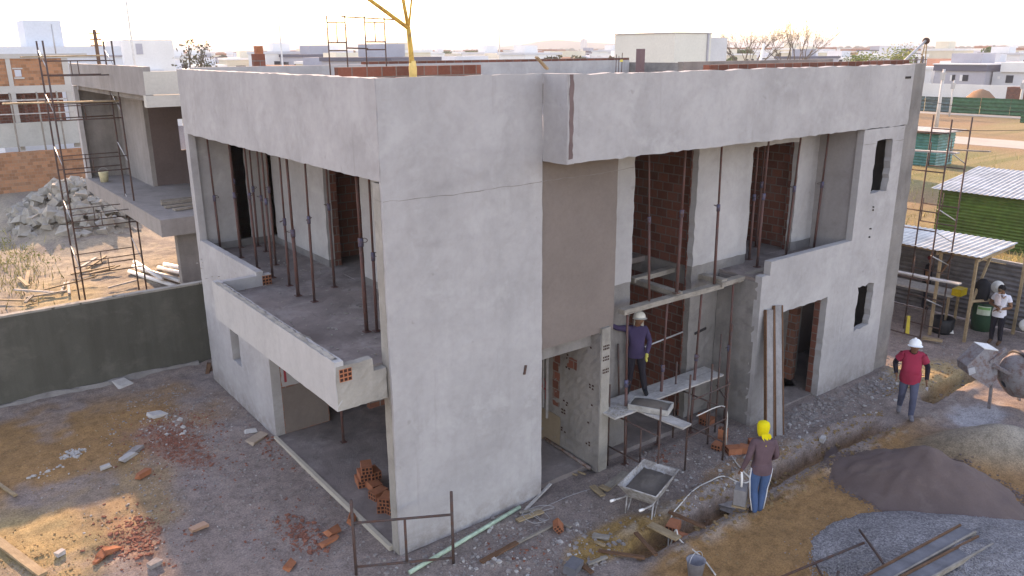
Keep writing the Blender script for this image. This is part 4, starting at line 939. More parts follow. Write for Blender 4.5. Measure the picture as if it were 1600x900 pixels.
# grey corrugated hoarding behind the shed
t=thing('sheet_hoarding','grey corrugated sheet hoarding behind the work shed','fence',(0,0,0))
for k,y in enumerate(np.arange(-7,6,2.0)):
    mb=MB(); corr(mb,(19.35+.01*(k%2),y+2.0,.03),NY,Z,NX,2.08,1.85+.03*(k%3),.14,.022); mb.build('sheet',CORG,t)
mb=MB(); mb.box((19.38,-7,1.88),(19.46,6,1.97)); mb.build('top_rail',WOODW,t)
# work shed with zinc roof
sh=thing('work_shed','open timber work shed with a white zinc roof by the hoarding','shed',(0,0,0))
roofz=lambda x:2.50+.03*(x-17)
mb=MB(); corr(mb,(16.95,3.6,2.50),(1,0,.03),NY,(0,0,1),2.3,4.85,.17,.013); mb.build('roof_sheet',CORW,sh)
for k,(x,y) in enumerate(((17.15,-.15),(17.25,-1.05),(17.15,2.2),(19.0,-1.6),(19.0,2.4))):
    MB().bar((x,y,0),(x+.03,y+.02,2.47),.07,.07,upv=(1,0,0)).build('post',WOOD,sh)
for y in (-1.15,-.1,2.2,3.4): MB().bar((17.0,y,2.40),(19.25,y,2.46),.05,.08).build('rafter',WOOD,sh)
MB().bar((17.1,3.5,2.43),(17.2,-1.2,2.43),.05,.06).build('beam',WOOD,sh)
MB().bar((17.2,-.15,1.75),(18.0,-.2,2.42),.05,.05).build('brace',WOODB,sh); MB().bar((17.25,-1.05,1.0),(18.4,-.95,2.4),.06,.06).build('brace',WOOD,sh)
MB().bar((17.25,-1.05,1.2),(18.1,-1.35,1.15),.06,.06).build('brace',WOOD,sh)
# things under the shed
tb=thing('work_table','rough plank table with white top under the work shed','table',(18.2,.9,0))
MB().box((-.35,-1.2,1.0),(.35,1.2,1.05)).build('table_top',WOODW,tb)
for x in (-.3,.3):
    for y in (-1.1,1.1): MB().box((x-.03,y-.03,0),(x+.03,y+.03,1.0)).build('leg',WOOD,tb)
p=(18.75,-.85)
bn=thing('waste_bin','dark green barrel bin with a pale label behind the shed post','bin',(p[0],p[1],gh(*p)))
BING=m_plain('dark_green_plastic',(.018,.06,.035),.5)
MB().lathe([(.26,0),(.29,.3),(.31,.8),(.32,.85),(.30,.86),(.27,.5)],20).build('drum',BING,bn,True)
MB().lathe([(.33,.855),(.33,.89),(.2,.95),(.0,.97)],20).build('lid',m_plain('black_plastic',(.02,.02,.022),.5),bn,True)
lab=MB(); d_=Vector((CAM.x-p[0],CAM.y-p[1],0)).normalized(); a0=math.atan2(d_.y,d_.x)
vs=[];n=8
for i in range(n+1):
    a=a0-.55+1.1*i/n
    for z in (.52,.78): vs.append((.318*math.cos(a),.318*math.sin(a),z))
lab.add(vs,[(2*i,2*i+2,2*i+3,2*i+1) for i in range(n)]); lb=lab.build('label',m_plain('pale_green_label',(.45,.52,.42),.6),bn)
lab=MB(); vs=[]
for i in range(n+1):
    a=a0-.5+1.0*i/n
    for z in (.68,.75): vs.append((.320*math.cos(a),.320*math.sin(a),z))
lab.add(vs,[(2*i,2*i+2,2*i+3,2*i+1) for i in range(n)]).build('label_band',m_plain('green_band',(.12,.35,.12),.6),lb)
bag=thing('backpack','black backpack hanging on the front post of the work shed','bag',(17.75,-1.1,1.45))
mb=MB(); mb.lathe([(.02,-.32),(.17,-.28),(.21,-.05),(.19,.18),(.08,.3),(.02,.31)],14); o=mb.build('sack',m_plain('black_cloth',(.015,.015,.018),.9),bag,True); o.scale=(.8,1,1)
MB().tube([(0,-.05,-.2),(-.08,-.12,-.42)],.012,6).build('strap',m_plain('black_cloth',(.015,.015,.018)),bag)
hl=thing('hanging_helmet','pale hard hat hanging beside the black backpack','helmet',(18.1,-1.35,1.52))
mb=MB(); mb.lathe([(.0,.15),(.08,.135),(.125,.08),(.14,0),(.175,-.012),(.172,-.022),(.13,-.01)],18,axis=(-.7,-.6,.3)); mb.build('shell',m_plain('dusty_white',(.55,.53,.48),.5),hl,True)
p=(18.45,-1.95)
tag(MB().lathe([(.0,0),(.17,.0),(.175,.05),(.0,.07)],20,(p[0]+.35,p[1],.42),(-.75,-.55,.3)).build('bucket_cover',m_plain('dusty_white',(.55,.53,.48)),None,True),'round white bucket lid leaning against the hoarding by the people','lid')
p=(17.35,-.35)
tag(MB().lathe([(.26,0),(.30,.10),(.31,.42),(.28,.44),(.25,.1)],18,(p[0]+.3,p[1]+.1,0)).build('black_tub',m_plain('black_plastic',(.02,.02,.022)),None,True),'black tub on the ground between the shed posts','tub')
p=onG(1482,522); mb=MB(); mb.stone((p.x,p.y,.08),.14,flat=.4); tag(mb.build('white_sack',WHITEP,None,True),'small white sack beside the black tub','sack')
tag(MB().box((17.6,1.75,.0),(18.0,2.15,.42)).build('red_crate',m_plain('red_plastic',(.25,.02,.025),.5),None),'red plastic crate under the shed seen through the scaffold','crate')
tag(MB().box((17.9,-.5,1.06),(18.3,-.25,1.26)).build('yellow_box',m_plain('yellow_plastic',(.5,.33,.02),.5),None),'yellow box at the end of the shed table','box')
p=onG(1415,522); tag(MB().bar((p.x,p.y,.55),(p.x-.12,p.y-.1,.05),.1,.05).build('yellow_rag',m_plain('yellow_cloth2',(.5,.37,.05))),'yellow cloth hanging low on the right scaffold tower','cloth')
p=onG(1440,533);q=onG(1472,538); board('timber_offcut','short pale timber lying in front of the right scaffold tower','board',(p.x,p.y,.1),(q.x,q.y,.1),.14,.06,WOOD,'timber scraps on the ground')
a=onG(1383,545); tag(MB().bar((a.x,a.y,.02),(a.x-.45,a.y+.35,.85),.045,.045).build('leaning_stake',WOODB,None),'brown stake leaning on the right end of the house','stake')
# green shed
gs=thing('green_shed','low shed of mossy green corrugated sheets with a zinc roof','shed',(0,0,0))
mb=MB(); corr(mb,(29.4,5.7,0),NY,Z,NX,8,2.1,.13,.022); mb.build('wall',CORGR,gs)
mb=MB(); corr(mb,(29.45,5.7,0),X,Z,NY,4,2.2,.13,.022); mb.build('wall',CORGR,gs)
mb=MB(); corr(mb,(29.15,5.95,2.16),(1,0,.125),NY,(-.125,0,1),4.3,8.4,.2,.016); mb.build('roof_sheet',CORW,gs)
# teal shed
ts=thing('teal_shed','small teal sheet-metal shed with a pale flat roof in the field','shed',(51,17,0))
mb=MB(); corr(mb,(0,1.6,.0),NY,Z,NX,2.6,2.2,.2,.03); mb.build('wall',CORT,ts)
mb=MB(); corr(mb,(0,-1.0,.0),X,Z,NY,2.4,2.2,.2,.03); mb.build('wall',m_corr('pale_teal_sheet',(.1,.28,.26)),ts)
MB().box((-.2,1.4,0),(2.4,1.6,2.2)).build('wall',CORT,ts)
MB().box((-.6,-1.5,2.32),(2.9,1.9,2.4)).build('roof',WOODW,ts); MB().box((-.05,-1.05,2.2),(2.4,1.5,2.32)).build('fascia',WOODB,ts)
# concrete gatehouse corner
cg=thing('concrete_shelter','flat-roofed grey concrete shelter behind the green shed','shelter',(38,4.5,0))
MB().box((0,-6,2.35),(5,.9,3.05)).build('roof',m_mottle('pale_blue_concrete',(.40,.42,.45),.1),cg)
MB().box((.4,-.5,0),(.75,-.1,2.35)).build('column',ROUGH,cg); MB().box((.5,-6,0),(.7,-.5,2.35)).build('wall',ROUGH,cg); MB().box((3.5,-.3,0),(3.8,0.6,2.35)).build('column',ROUGH,cg)
MB().box((.0,-.0,0.),(3.4,2.6,1.5)).build('low_wall',DARK,cg)
# ------------------------------------------------------------------ road, far plots
mb=MB(); mb.box((66.5,-60,-.3),(72.5,140,.02)); tag(mb.build('road',m_mottle('pale_dirt_road',(.36,.33,.285),.1,.3,3)),'pale unpaved road crossing the dry field','road',kind='structure')
mb=MB(); mb.box((97.5,-60,-.3),(100.6,140,.015)); tag(mb.build('path',m_mottle('pale_path',(.37,.335,.29),.1,.3,3)),'pale sandy path along the green hoarding','path',kind='structure')
t=thing('green_hoarding','long green sheet hoarding at the far side of the dry field','fence',(0,0,0))
random.seed(5)
for k,y in enumerate(np.arange(-6,44,3.4)):
    mb=MB(); corr(mb,(101.2+.05*(k%2),y+3.35,0),NY,Z,NX,3.35,1.85+.12*random.random(),.45,.05); mb.build('sheet',CORH if y<36 else m_corr('grey_teal_sheet',(.07,.13,.13)),t)
t=thing('low_green_hoarding','short low green sheet barrier standing in the field by the path','fence',(92,26.6,0))
mb=MB(); corr(mb,(0,0,0),NY,Z,NX,9,1.0,.3,.04); mb.build('sheet',CORH,t)
WHT=m_mottle('white_wall_paint',(.66,.66,.65),.06,.4,6); GRYP=m_mottle('grey_wall_paint',(.36,.36,.40),.06,.4,6); DGR=m_mottle('charcoal_wall_paint',(.11,.11,.14),.1,.4,6); GLS=m_plain('window_glass',(.03,.035,.045),.15)
LGR=m_mottle('light_grey_paint',(.52,.53,.55),.06,.4,6); CRM=m_mottle('cream_wall_paint',(.60,.54,.43),.06,.4,6); TER=m_mottle('terracotta_roof',(.33,.155,.10),.15,.6,6)
def big_house(name,label,loc,parts):
    t=thing(name,label,'house',loc)
    for n,m_,a,b in parts: MB().box(a,b).build(n,m_,t)
    return t
big_house('modern_house','modern grey house with a charcoal roof band beyond the green hoarding',(138,50.2,0),[
 ('wall',GRYP,(0,0,0),(11,8.2,4.1)),('fascia',DGR,(-.25,-.2,4.1),(11.2,8.4,5.1)),('roof_trim',WHT,(-.4,-.35,5.1),(11.4,8.55,5.3)),('roof_block',GRYP,(4,2.6,5.3),(9,7.6,6.9)),
 ('window',GLS,(-.06,2.6,2.5),(-.02,3.5,3.5)),('window',GLS,(-.06,4.7,2.5),(-.02,5.2,3.5)),('window_frame',WHT,(-.06,3.52,2.5),(-.02,3.95,3.5)),('window_frame',WHT,(-.06,5.22,2.5),(-.02,5.5,3.4))])
big_house('modern_house','white flat-roofed house with deep white roof band right of the grey one',(140,41.5,0),[
 ('wall',LGR,(0,3.6,0),(11,8.4,4.0)),('wall',GRYP,(1,0,0),(11,3.55,4.0)),('fascia',WHT,(-.4,-1.2,4.0),(11.2,7.2,5.5)),('roof_block',WHT,(5,1,5.5),(9,5,6.6)),
 ('window',GLS,(-.06,5.2,2.3),(-.02,6.3,3.5)),('window',GLS,(.94,1.2,.5),(.98,1.5,3.5)),('window',GLS,(.94,2.2,.5),(.98,2.5,3.5)),('window_frame',WHT,(-.05,7.2,2.9),(-.02,7.6,3.3))])
big_house('white_house','white house partly cut by the right edge beyond the hoarding',(141,32,0),[('wall',WHT,(0,0,0),(9,8,4.4)),('roof_trim',LGR,(-.3,-.3,4.4),(9,8.3,5.0)),('window',GLS,(-.05,6.2,1.0),(-.02,7.6,3.0))])
t=thing('garden_wall','long low white garden wall in front of the modern houses','wall',(130,38,0)); MB().box((0,0,0),(.2,24,2.3)).build('wall',WHT,t)
t=thing('earth_heap','orange earth heap showing above the green hoarding','heap',(118,42,0))
mb=MB(); mb.lathe([(2.6,0),(1.9,1.0),(1.0,1.9),(.2,2.2)],14); mb.build('soil',m_mottle('orange_soil',(.30,.165,.095)),t,True)
t=thing('brick_pile','red brick pile showing above the green hoarding beside the white house','heap',(118,36.5,0)); MB().box((0,-1.8,0),(2,2.2,2.6)).build('bricks',BRICK,t)
CPOLE=m_plain('concrete_pole',(.50,.49,.47),.8)
for px,py,top,r,l in ((1462,203,108,.16,'nearest concrete street pole in the dry field'),(1483,182,125,.1,'thin concrete pole beside the green hoarding, left'),(1591,180,125,.16,'concrete street pole at the right edge of the field, left of two'),(1604,182,135,.12,'concrete street pole at the right edge of the field, right of two')):
    g=at(px,py); 
    k=(g-CAM).length; ztop=CAM.z+ray(px,top).z*((g.x-CAM.x)/ray(px,top).x)
    t=thing('street_pole',l,'street pole',(g.x,g.y,0),group='concrete poles in the field')
    MB().tube([(0,0,0),(0,0,ztop)],[r*1.3,r*.8],8).build('pole',CPOLE,t,True)
    MB().box((-.35,-.15,ztop-1.0),(.1,.15,ztop-.3)).build('junction_box',GALV,t)
for k,(a,b) in enumerate((((1425,154),(1640,177)),((1425,196),(1640,202)))):
    p=atx(*a,60);q=atx(*b,60); mid=(p+q)/2-Vector((0,0,.25))
    tag(MB().tube(smooth_curve([p,mid,q],8),.022,5).build('power_cable',WIRE,None),('upper' if k==0 else 'lower')+' black power cable sagging across the field','cable','power cables over the field')
# white house behind, and an unseen house added past the right end to cast shade
c0=aty(1055,52,31); l0=atx(961,57,c0.x); e1=aty(1112,55,31); e2=aty(1145,60,31)
big_house('white_house','large plain white two-storey house rising behind the roof',(c0.x,31,0),[
 ('wall',m_mottle('cream_white_paint',(.60,.59,.54),.05,.4,6),(0,0,0),(e1.x-c0.x,l0.y-31,c0.z)),('wall',LGR,(e1.x-c0.x+.02,.5,0),(e2.x-c0.x,l0.y-31,c0.z-.28)),('roof_trim',GRYP,(-.08,-.08,c0.z+.003),(e1.x-c0.x,l0.y-31,c0.z+.07)),
 ('downpipe',GRYP,(e1.x-c0.x-.5,-.1,2),(e1.x-c0.x-.35,-.01,c0.z)),('window',GLS,(3,-.04,4.5),(5,-.005,5.9)),('window',GLS,(-.04,3,4.5),(-.005,5,5.9))])
big_house('neighbour_house','unseen grey house added behind the right end to shade the plot',(17.3,9.5,0),[('wall',PLASTER,(0,0,0),(6.5,8,5.6)),('roof_slab',ROUGH,(-.1,-.1,5.6),(6.6,8.1,5.9)),('window',GLS,(2,-.04,3.6),(3.6,-.005,4.8))])
# left far white blocks
yb=62; a=aty(35,30,yb);b=aty(105,70,yb);cL=aty(-20,82,yb);cR=aty(190,82,yb)
big_house('white_house','white house with a big water-tank block on its roof at the far left',(a.x,yb,0),[
 ('wall',m_mottle('bluish_white_paint',(.56,.60,.64),.04,.4,6),(cL.x-a.x,0,0),(cR.x-a.x,9,b.z-.12)),('tank_block',m_mottle('pale_blue_white',(.55,.60,.65),.04,.4,6),(.15,1.2,b.z-.12),(b.x-a.x,5,a.z)),('roof_edge',GRYP,(cL.x-a.x+2,-.15,b.z-.9),(cR.x-a.x,0,b.z-.78))])
yb=85; a=aty(190,62,yb);b=aty(272,82,yb)
big_house('white_house','white flat block behind the neighbouring unfinished house',(a.x,yb,0),[('wall',WHT,(0,0,0),(b.x-a.x,8,a.z)),('window',GRYP,((b.x-a.x)*.25,-.05,a.z-1.5),((b.x-a.x)*.38,-.01,a.z-.4))])
# ------------------------------------------------------------------ distant town
random.seed(41)
def town_mesh(kind):
    mb=MB(); w=random.uniform(7,11);d=random.uniform(8,13)
    h={'flat':3.6,'two':6.6,'gable':3.2,'tank':5.2,'grey':6.2,'shed':4.2}[kind]
    mb.box((0,0,0),(w,d,h),0)
    if kind=='gable':
        mb.add([(-.5,-.5,h),(w+.5,-.5,h),(w+.5,d+.5,h),(-.5,d+.5,h),(w/2,-.5,h+1.9),(w/2,d+.5,h+1.9)],[(0,4,5,3),(1,2,5,4),(0,1,4),(3,5,2)],1)
    elif kind=='shed': mb.add([(-.4,-.4,h),(w+.4,-.4,h+.2),(w+.4,d+.4,h+1.4),(-.4,d+.4,h+1.3),(-.4,-.4,h-.2),(w+.4,-.4,h-.1),(w+.4,d+.4,h),(-.4,d+.4,h)],[(0,1,2,3),(4,7,6,5),(0,4,5,1),(1,5,6,2),(2,6,7,3),(3,7,4,0)],1)
    else:
        mb.box((-.2,-.2,h),(w+.2,d+.2,h+.5),1)
        if kind in('tank','two','grey'): mb.box((w*.35,d*.4,h+.5),(w*.75,d*.75,h+2.1),0)
    for z in ([1.0] if h<5 else [1.0,4.0]):
        for u in (.18,.58):
            if random.random()<.9: mb.box((w*u,-.06,z),(w*(u+.2),-.01,z+1.3),2)
            if random.random()<.9: mb.box((-.06,d*u,z),(-.01,d*(u+.18),z+1.3),2)
    return mb
VAR=[('flat',WHT,WHT,'small white flat-roofed house'),('two',WHT,LGR,'two-storey white house with a roof block'),('gable',CRM,TER,'cream house with a terracotta gable roof'),('tank',LGR,WHT,'pale grey house with a water-tank block'),('grey',GRYP,DGR,'grey two-storey house with a dark parapet'),('gable',WHT,TER,'white house with a terracotta gable roof'),('shed',CRM,LGR,'cream building with a sloping pale roof'),('two',CRM,WHT,'two-storey cream house with a white parapet'),('flat',TER,LGR,'unplastered brick house with a pale flat roof')]
tm=[town_mesh(v[0]).build('town_house',[v[1],v[2],GLS],None,uv=False) for v in VAR]
used=set(); placed=[]
def free(x,y,r):
    return all((x-a)**2+(y-b)**2>r*r for a,b in placed)
n=0
for k in range(4000):
    if n>=295: break
    az=R(random.uniform(2,72)); d=95*math.exp(random.uniform(0,1.9))
    if az>R(52) and d<175: continue
    if az<R(52) and d<95: continue
    x=CAM.x+d*math.sin(az);y=CAM.y+d*math.cos(az)
    if 66<x<102 and d<200: continue
    if abs(x-140)<14 and 28<y<66: continue
    if c0.x-12<x<e2.x+4 and 25<y<60: continue
    if R(46)<az<R(56) and d<230: continue
    if not free(x,y,13): continue
    j=random.choice([0,1,1,2,3,4,5,6,7,8,0,3]); o=tm[j]
    if j in used: o=o.copy(); COL.objects.link(o)
    used.add(j); placed.append((x,y)); s=random.uniform(.85,1.2)
    o.location=(x,y,0); o.scale=(s,s,random.uniform(.8,1.15)); o.rotation_euler=(0,0,random.choice([0,0,.25,-.2,1.57]))
    tag(o,VAR[j][3]+(' in the near rows of the distant town' if d<300 else ' far off in the distant town'),'house','houses of the distant town'); n+=1
mb=MB()
for k in range(1300):
    az=R(random.uniform(1,73)); d=400*math.exp(random.uniform(0,1.5)); x=CAM.x+d*math.sin(az);y=CAM.y+d*math.cos(az)
    w_,d_,h_=random.uniform(7,16),random.uniform(8,14),random.choice([3.5,4,5,6.5,6.5,7.5])
    mb.box((x,y,0),(x+w_,y+d_,h_),random.choice([0,0,1,2])); 
    if random.random()<.4: mb.box((x-.3,y-.3,h_),(x+w_+.3,y+d_+.3,h_+1),3)
tag(mb.build('far_town',[WHT,LGR,CRM,TER],None,uv=False),'pale houses of the farthest town rows merging in the haze',None,None,'stuff')
p=CAM+ray(912,79)*1500
t=thing('tower_block','lone tall pale tower block on the skyline below the hill','tower block',(p.x,p.y,0)); MB().box((-4.5,-4.5,0),(4.5,4.5,27)).build('wall',LGR,t); MB().box((-2,-2,27),(2,2,29)).build('roof_block',LGR,t)
# ------------------------------------------------------------------ trees
def leafcloud(mb,cs,n,size,mi=0):
    for k in range(n):
        c,r=random.choice(cs); d=Vector((random.gauss(0,1),random.gauss(0,1),random.gauss(0,1))).normalized()*r*random.random()**.4
        p=Vector(c)+Vector((d.x,d.y,d.z*.75)); a=Vector((random.gauss(0,1),random.gauss(0,1),random.gauss(0,1))).normalized(); b=a.orthogonal().normalized(); s=size*random.uniform(.6,1.3)
        mb.add([p-a*s,p+b*s*.6,p+a*s,p-b*s*.6],[(0,1,2,3)],mi)
def limbs(mb,base,dirv,L,r,depth,ends,spread=.55):
    e=base+dirv*L; mid=base+dirv*L*.5+Vector((random.uniform(-.06,.06),random.uniform(-.06,.06),0))*L
    mb.tube([base,mid,e],[r,r*.8,r*.6],5); ends.append(e)
    if depth>0:
        for k in range(random.choice([2,3])):
            dv=(dirv+Vector((random.uniform(-1,1),random.uniform(-1,1),random.uniform(-.25,.5)))*spread).normalized(); limbs(mb,e,dv,L*random.uniform(.62,.82),r*.58,depth-1,ends,spread)
LEAF=m_leaf('green_foliage',(.035,.075,.015),(.10,.14,.03)); LEAFY=m_leaf('yellowish_foliage',(.11,.15,.025),(.20,.22,.05)); LEAFB=m_leaf('dry_foliage',(.10,.085,.05),(.17,.14,.085)); BARK=m_mottle('bark',(.13,.105,.085),.2,3,20)
def tree(label,loc,h,cr,leaf,nleaf,size,depth=3,group=None,name='tree',clump=.9,lean=.0):
    t=thing(name,label,'tree' if name=='tree' else 'shrub',loc,group=group); mb=MB(); ends=[]
    limbs(mb,Vector((0,0,-.2)),Vector((lean,0,1)).normalized(),h*.36,h*.035,depth,ends); mb.build('trunk',BARK,t,True)
    mz=max(e.z for e in ends); sc=1
    cs=[(tuple(e),cr*random.uniform(.5,1.1)*clump) for e in ends if e.z>h*.4] or [((0,0,h*.7),cr)]
    mb=MB(); leafcloud(mb,cs,nleaf,size); mb.build('crown',leaf,t,uv=False); return t
random.seed(8)
for px,top,l in ((1173,47,'bare-branched tree above the roof line, left of two'),(1241,50,'bare-branched tree above the roof line, right of two')):
    p=CAM+ray(px,90)*112; t=thing('tree',l,'tree',(p.x,p.y,0),group='bare trees above the roof line'); mb=MB(); ends=[]
    mb.tube([(0,0,-.2),(.05,0,3.9)],[.30,.2],7)
    for q in range(7):
        a=q*6.283/7+random.uniform(-.3,.3); tl=random.uniform(.35,.95)
        limbs(mb,Vector((.05,0,3.6+.1*q)),Vector((math.cos(a)*tl,math.sin(a)*tl,1)).normalized(),2.6,.12,4,ends,.5)
    mb.build('trunk',BARK,t,True)
    mb=MB(); leafcloud(mb,[(tuple(e),.45) for e in ends],1300,.09); mb.build('crown',LEAFB,t,uv=False)
for px,d,h,cr,lf,l in ((1385,105,7.3,2.6,LEAFY,'broad bright green tree behind the right end of the roof'),(1283,120,6.2,1.8,LEAFY,'small yellow-green tree between the bare tree and the broad one'),(1422,125,8.0,2.6,LEAFB,'brownish tree right of the broad green one'),(1340,150,6.5,2.2,LEAF,'darker green tree left of the broad bright one'),(283,70,8.6,1.3,LEAFB,'scraggly tree above the neighbouring house on the left'),(302,74,7.6,1.0,LEAFB,'small scraggly tree right of the other scraggly tree')):
    p=CAM+ray(px,90)*d; tree(l,(p.x,p.y,0),h,cr,lf,1500 if lf is not LEAFB else 320,.16,depth=3)
proto=[tree('leafy tree among the houses of the distant town',(0,0,0),6.5+1.2*k,2.3,[LEAF,LEAFB,LEAF][k],420,.45,depth=2,group='trees of the distant town') for k in range(3)]
for k in range(90):
    for _ in range(30):
        az=R(random.uniform(3,72)); d=110*math.exp(random.uniform(0,2.4))
        if R(50)<az<R(72) and d<260: d+=170
        if az<R(36) and d<330: d=330+d*.5
        x=CAM.x+d*math.sin(az);y=CAM.y+d*math.cos(az)
        if free(x,y,10): break
    if k<3: proto[k].location=(x,y,0)
    else: copytree(proto[k%3],(x,y,0),random.random()*6)
# brown scrub right of the white house
mb=MB(); random.seed(15)
for k in range(90):
    az=random.uniform(R(44),R(56)); d=random.uniform(120,215); x=CAM.x+d*math.sin(az);y=CAM.y+d*math.cos(az); r=random.uniform(1.2,2.6)
    leafcloud(mb,[((x,y,r*.7),r)],60,.4)
tag(mb.build('scrub',LEAFB,None,uv=False),'brownish scrub below the bare trees','scrub',kind='stuff')
# woods on the skyline, hill
mb=MB(); random.seed(16)
for k in range(900):
    az=random.uniform(R(40),R(76)); d=random.uniform(1500,2600); x=CAM.x+d*math.sin(az);y=CAM.y+d*math.cos(az); r=random.uniform(5,9)
    mb.lathe([(r*.7,0),(r,r*.5),(r*.8,r*.95),(r*.3,r*1.3)],6,(x,y,0),cap=True)
tag(mb.build('distant_woods',m_mottle('dark_wood_canopy',(.06,.08,.045),.2,.05,1),None,uv=False),'dark belt of woods along the skyline on the right','woods',kind='stuff')
mb=MB(); nn=60; prof=[]
for i in range(nn+1):
    u=i/nn; px=700+u*340; hh=36*math.exp(-((u-.55)/.33)**2)*(1+.10*math.sin(u*17))+5*math.exp(-((u-.2)/.15)**2)
    a=CAM+ray(px,79)*2500; b=CAM+ray(px,79)*2800; c_=CAM+ray(px,79)*3300
    mb.v+=[(a.x,a.y,-1),(b.x,b.y,hh*1.12*(1 if 0<i<nn else 0)),(c_.x,c_.y,-1)]
for i in range(nn): mb.f+=[(3*i,3*i+3,3*i+4,3*i+1),(3*i+1,3*i+4,3*i+5,3*i+2)]; mb.mi+=[0,0]
tag(mb.build('hill',m_mottle('hazy_hill',(.07,.085,.06),.15,.01,.1),None,True),'low wooded hill on the horizon','hill',kind='structure')
# ------------------------------------------------------------------ air
gxm=float(max(gx.max(),-gx.min(),gy.max(),-gy.min()))+150
hz=MB().box((-gxm,-gxm,-1.7),(gxm,gxm,70)).build('haze',[],None,uv=False)
hm=bpy.data.materials.new('haze'); hm.use_nodes=True; hm.node_tree.nodes.remove(hm.node_tree.nodes['Principled BSDF'])
pv=hm.node_tree.nodes.new('ShaderNodeVolumePrincipled'); pv.inputs['Density'].default_value=HAZE; pv.inputs['Color'].default_value=(.58,.61,.66,1); pv.inputs['Anisotropy'].default_value=.0
hm.node_tree.links.new(pv.outputs[0],hm.node_tree.nodes['Material Output'].inputs['Volume']); hz.data.materials.append(hm)
tag(hz,None,None,kind='stuff')

p=aty(152,80,52); t=thing('utility_pole','brown utility pole with stubby insulators above the brick house on the left','pole',(p.x,52,0))
tp=aty(148,46,52).z; MB().tube([(0,0,0),(0,0,tp)],[.16,.11],8).build('pole',WOODB,t,True)
for k in range(3): MB().bar((-.35,0,tp-.25-.4*k),(.35,0,tp-.25-.4*k),.07,.07).build('crossarm',WOODB,t)
p=aty(85,70,60); q=aty(80,38,60); tag(MB().tube([(p.x,60,p.z-1),(q.x,60,q.z)],.05,6).build('antenna_mast',GALV,None,True),'thin grey antenna mast in front of the water-tank block','mast')
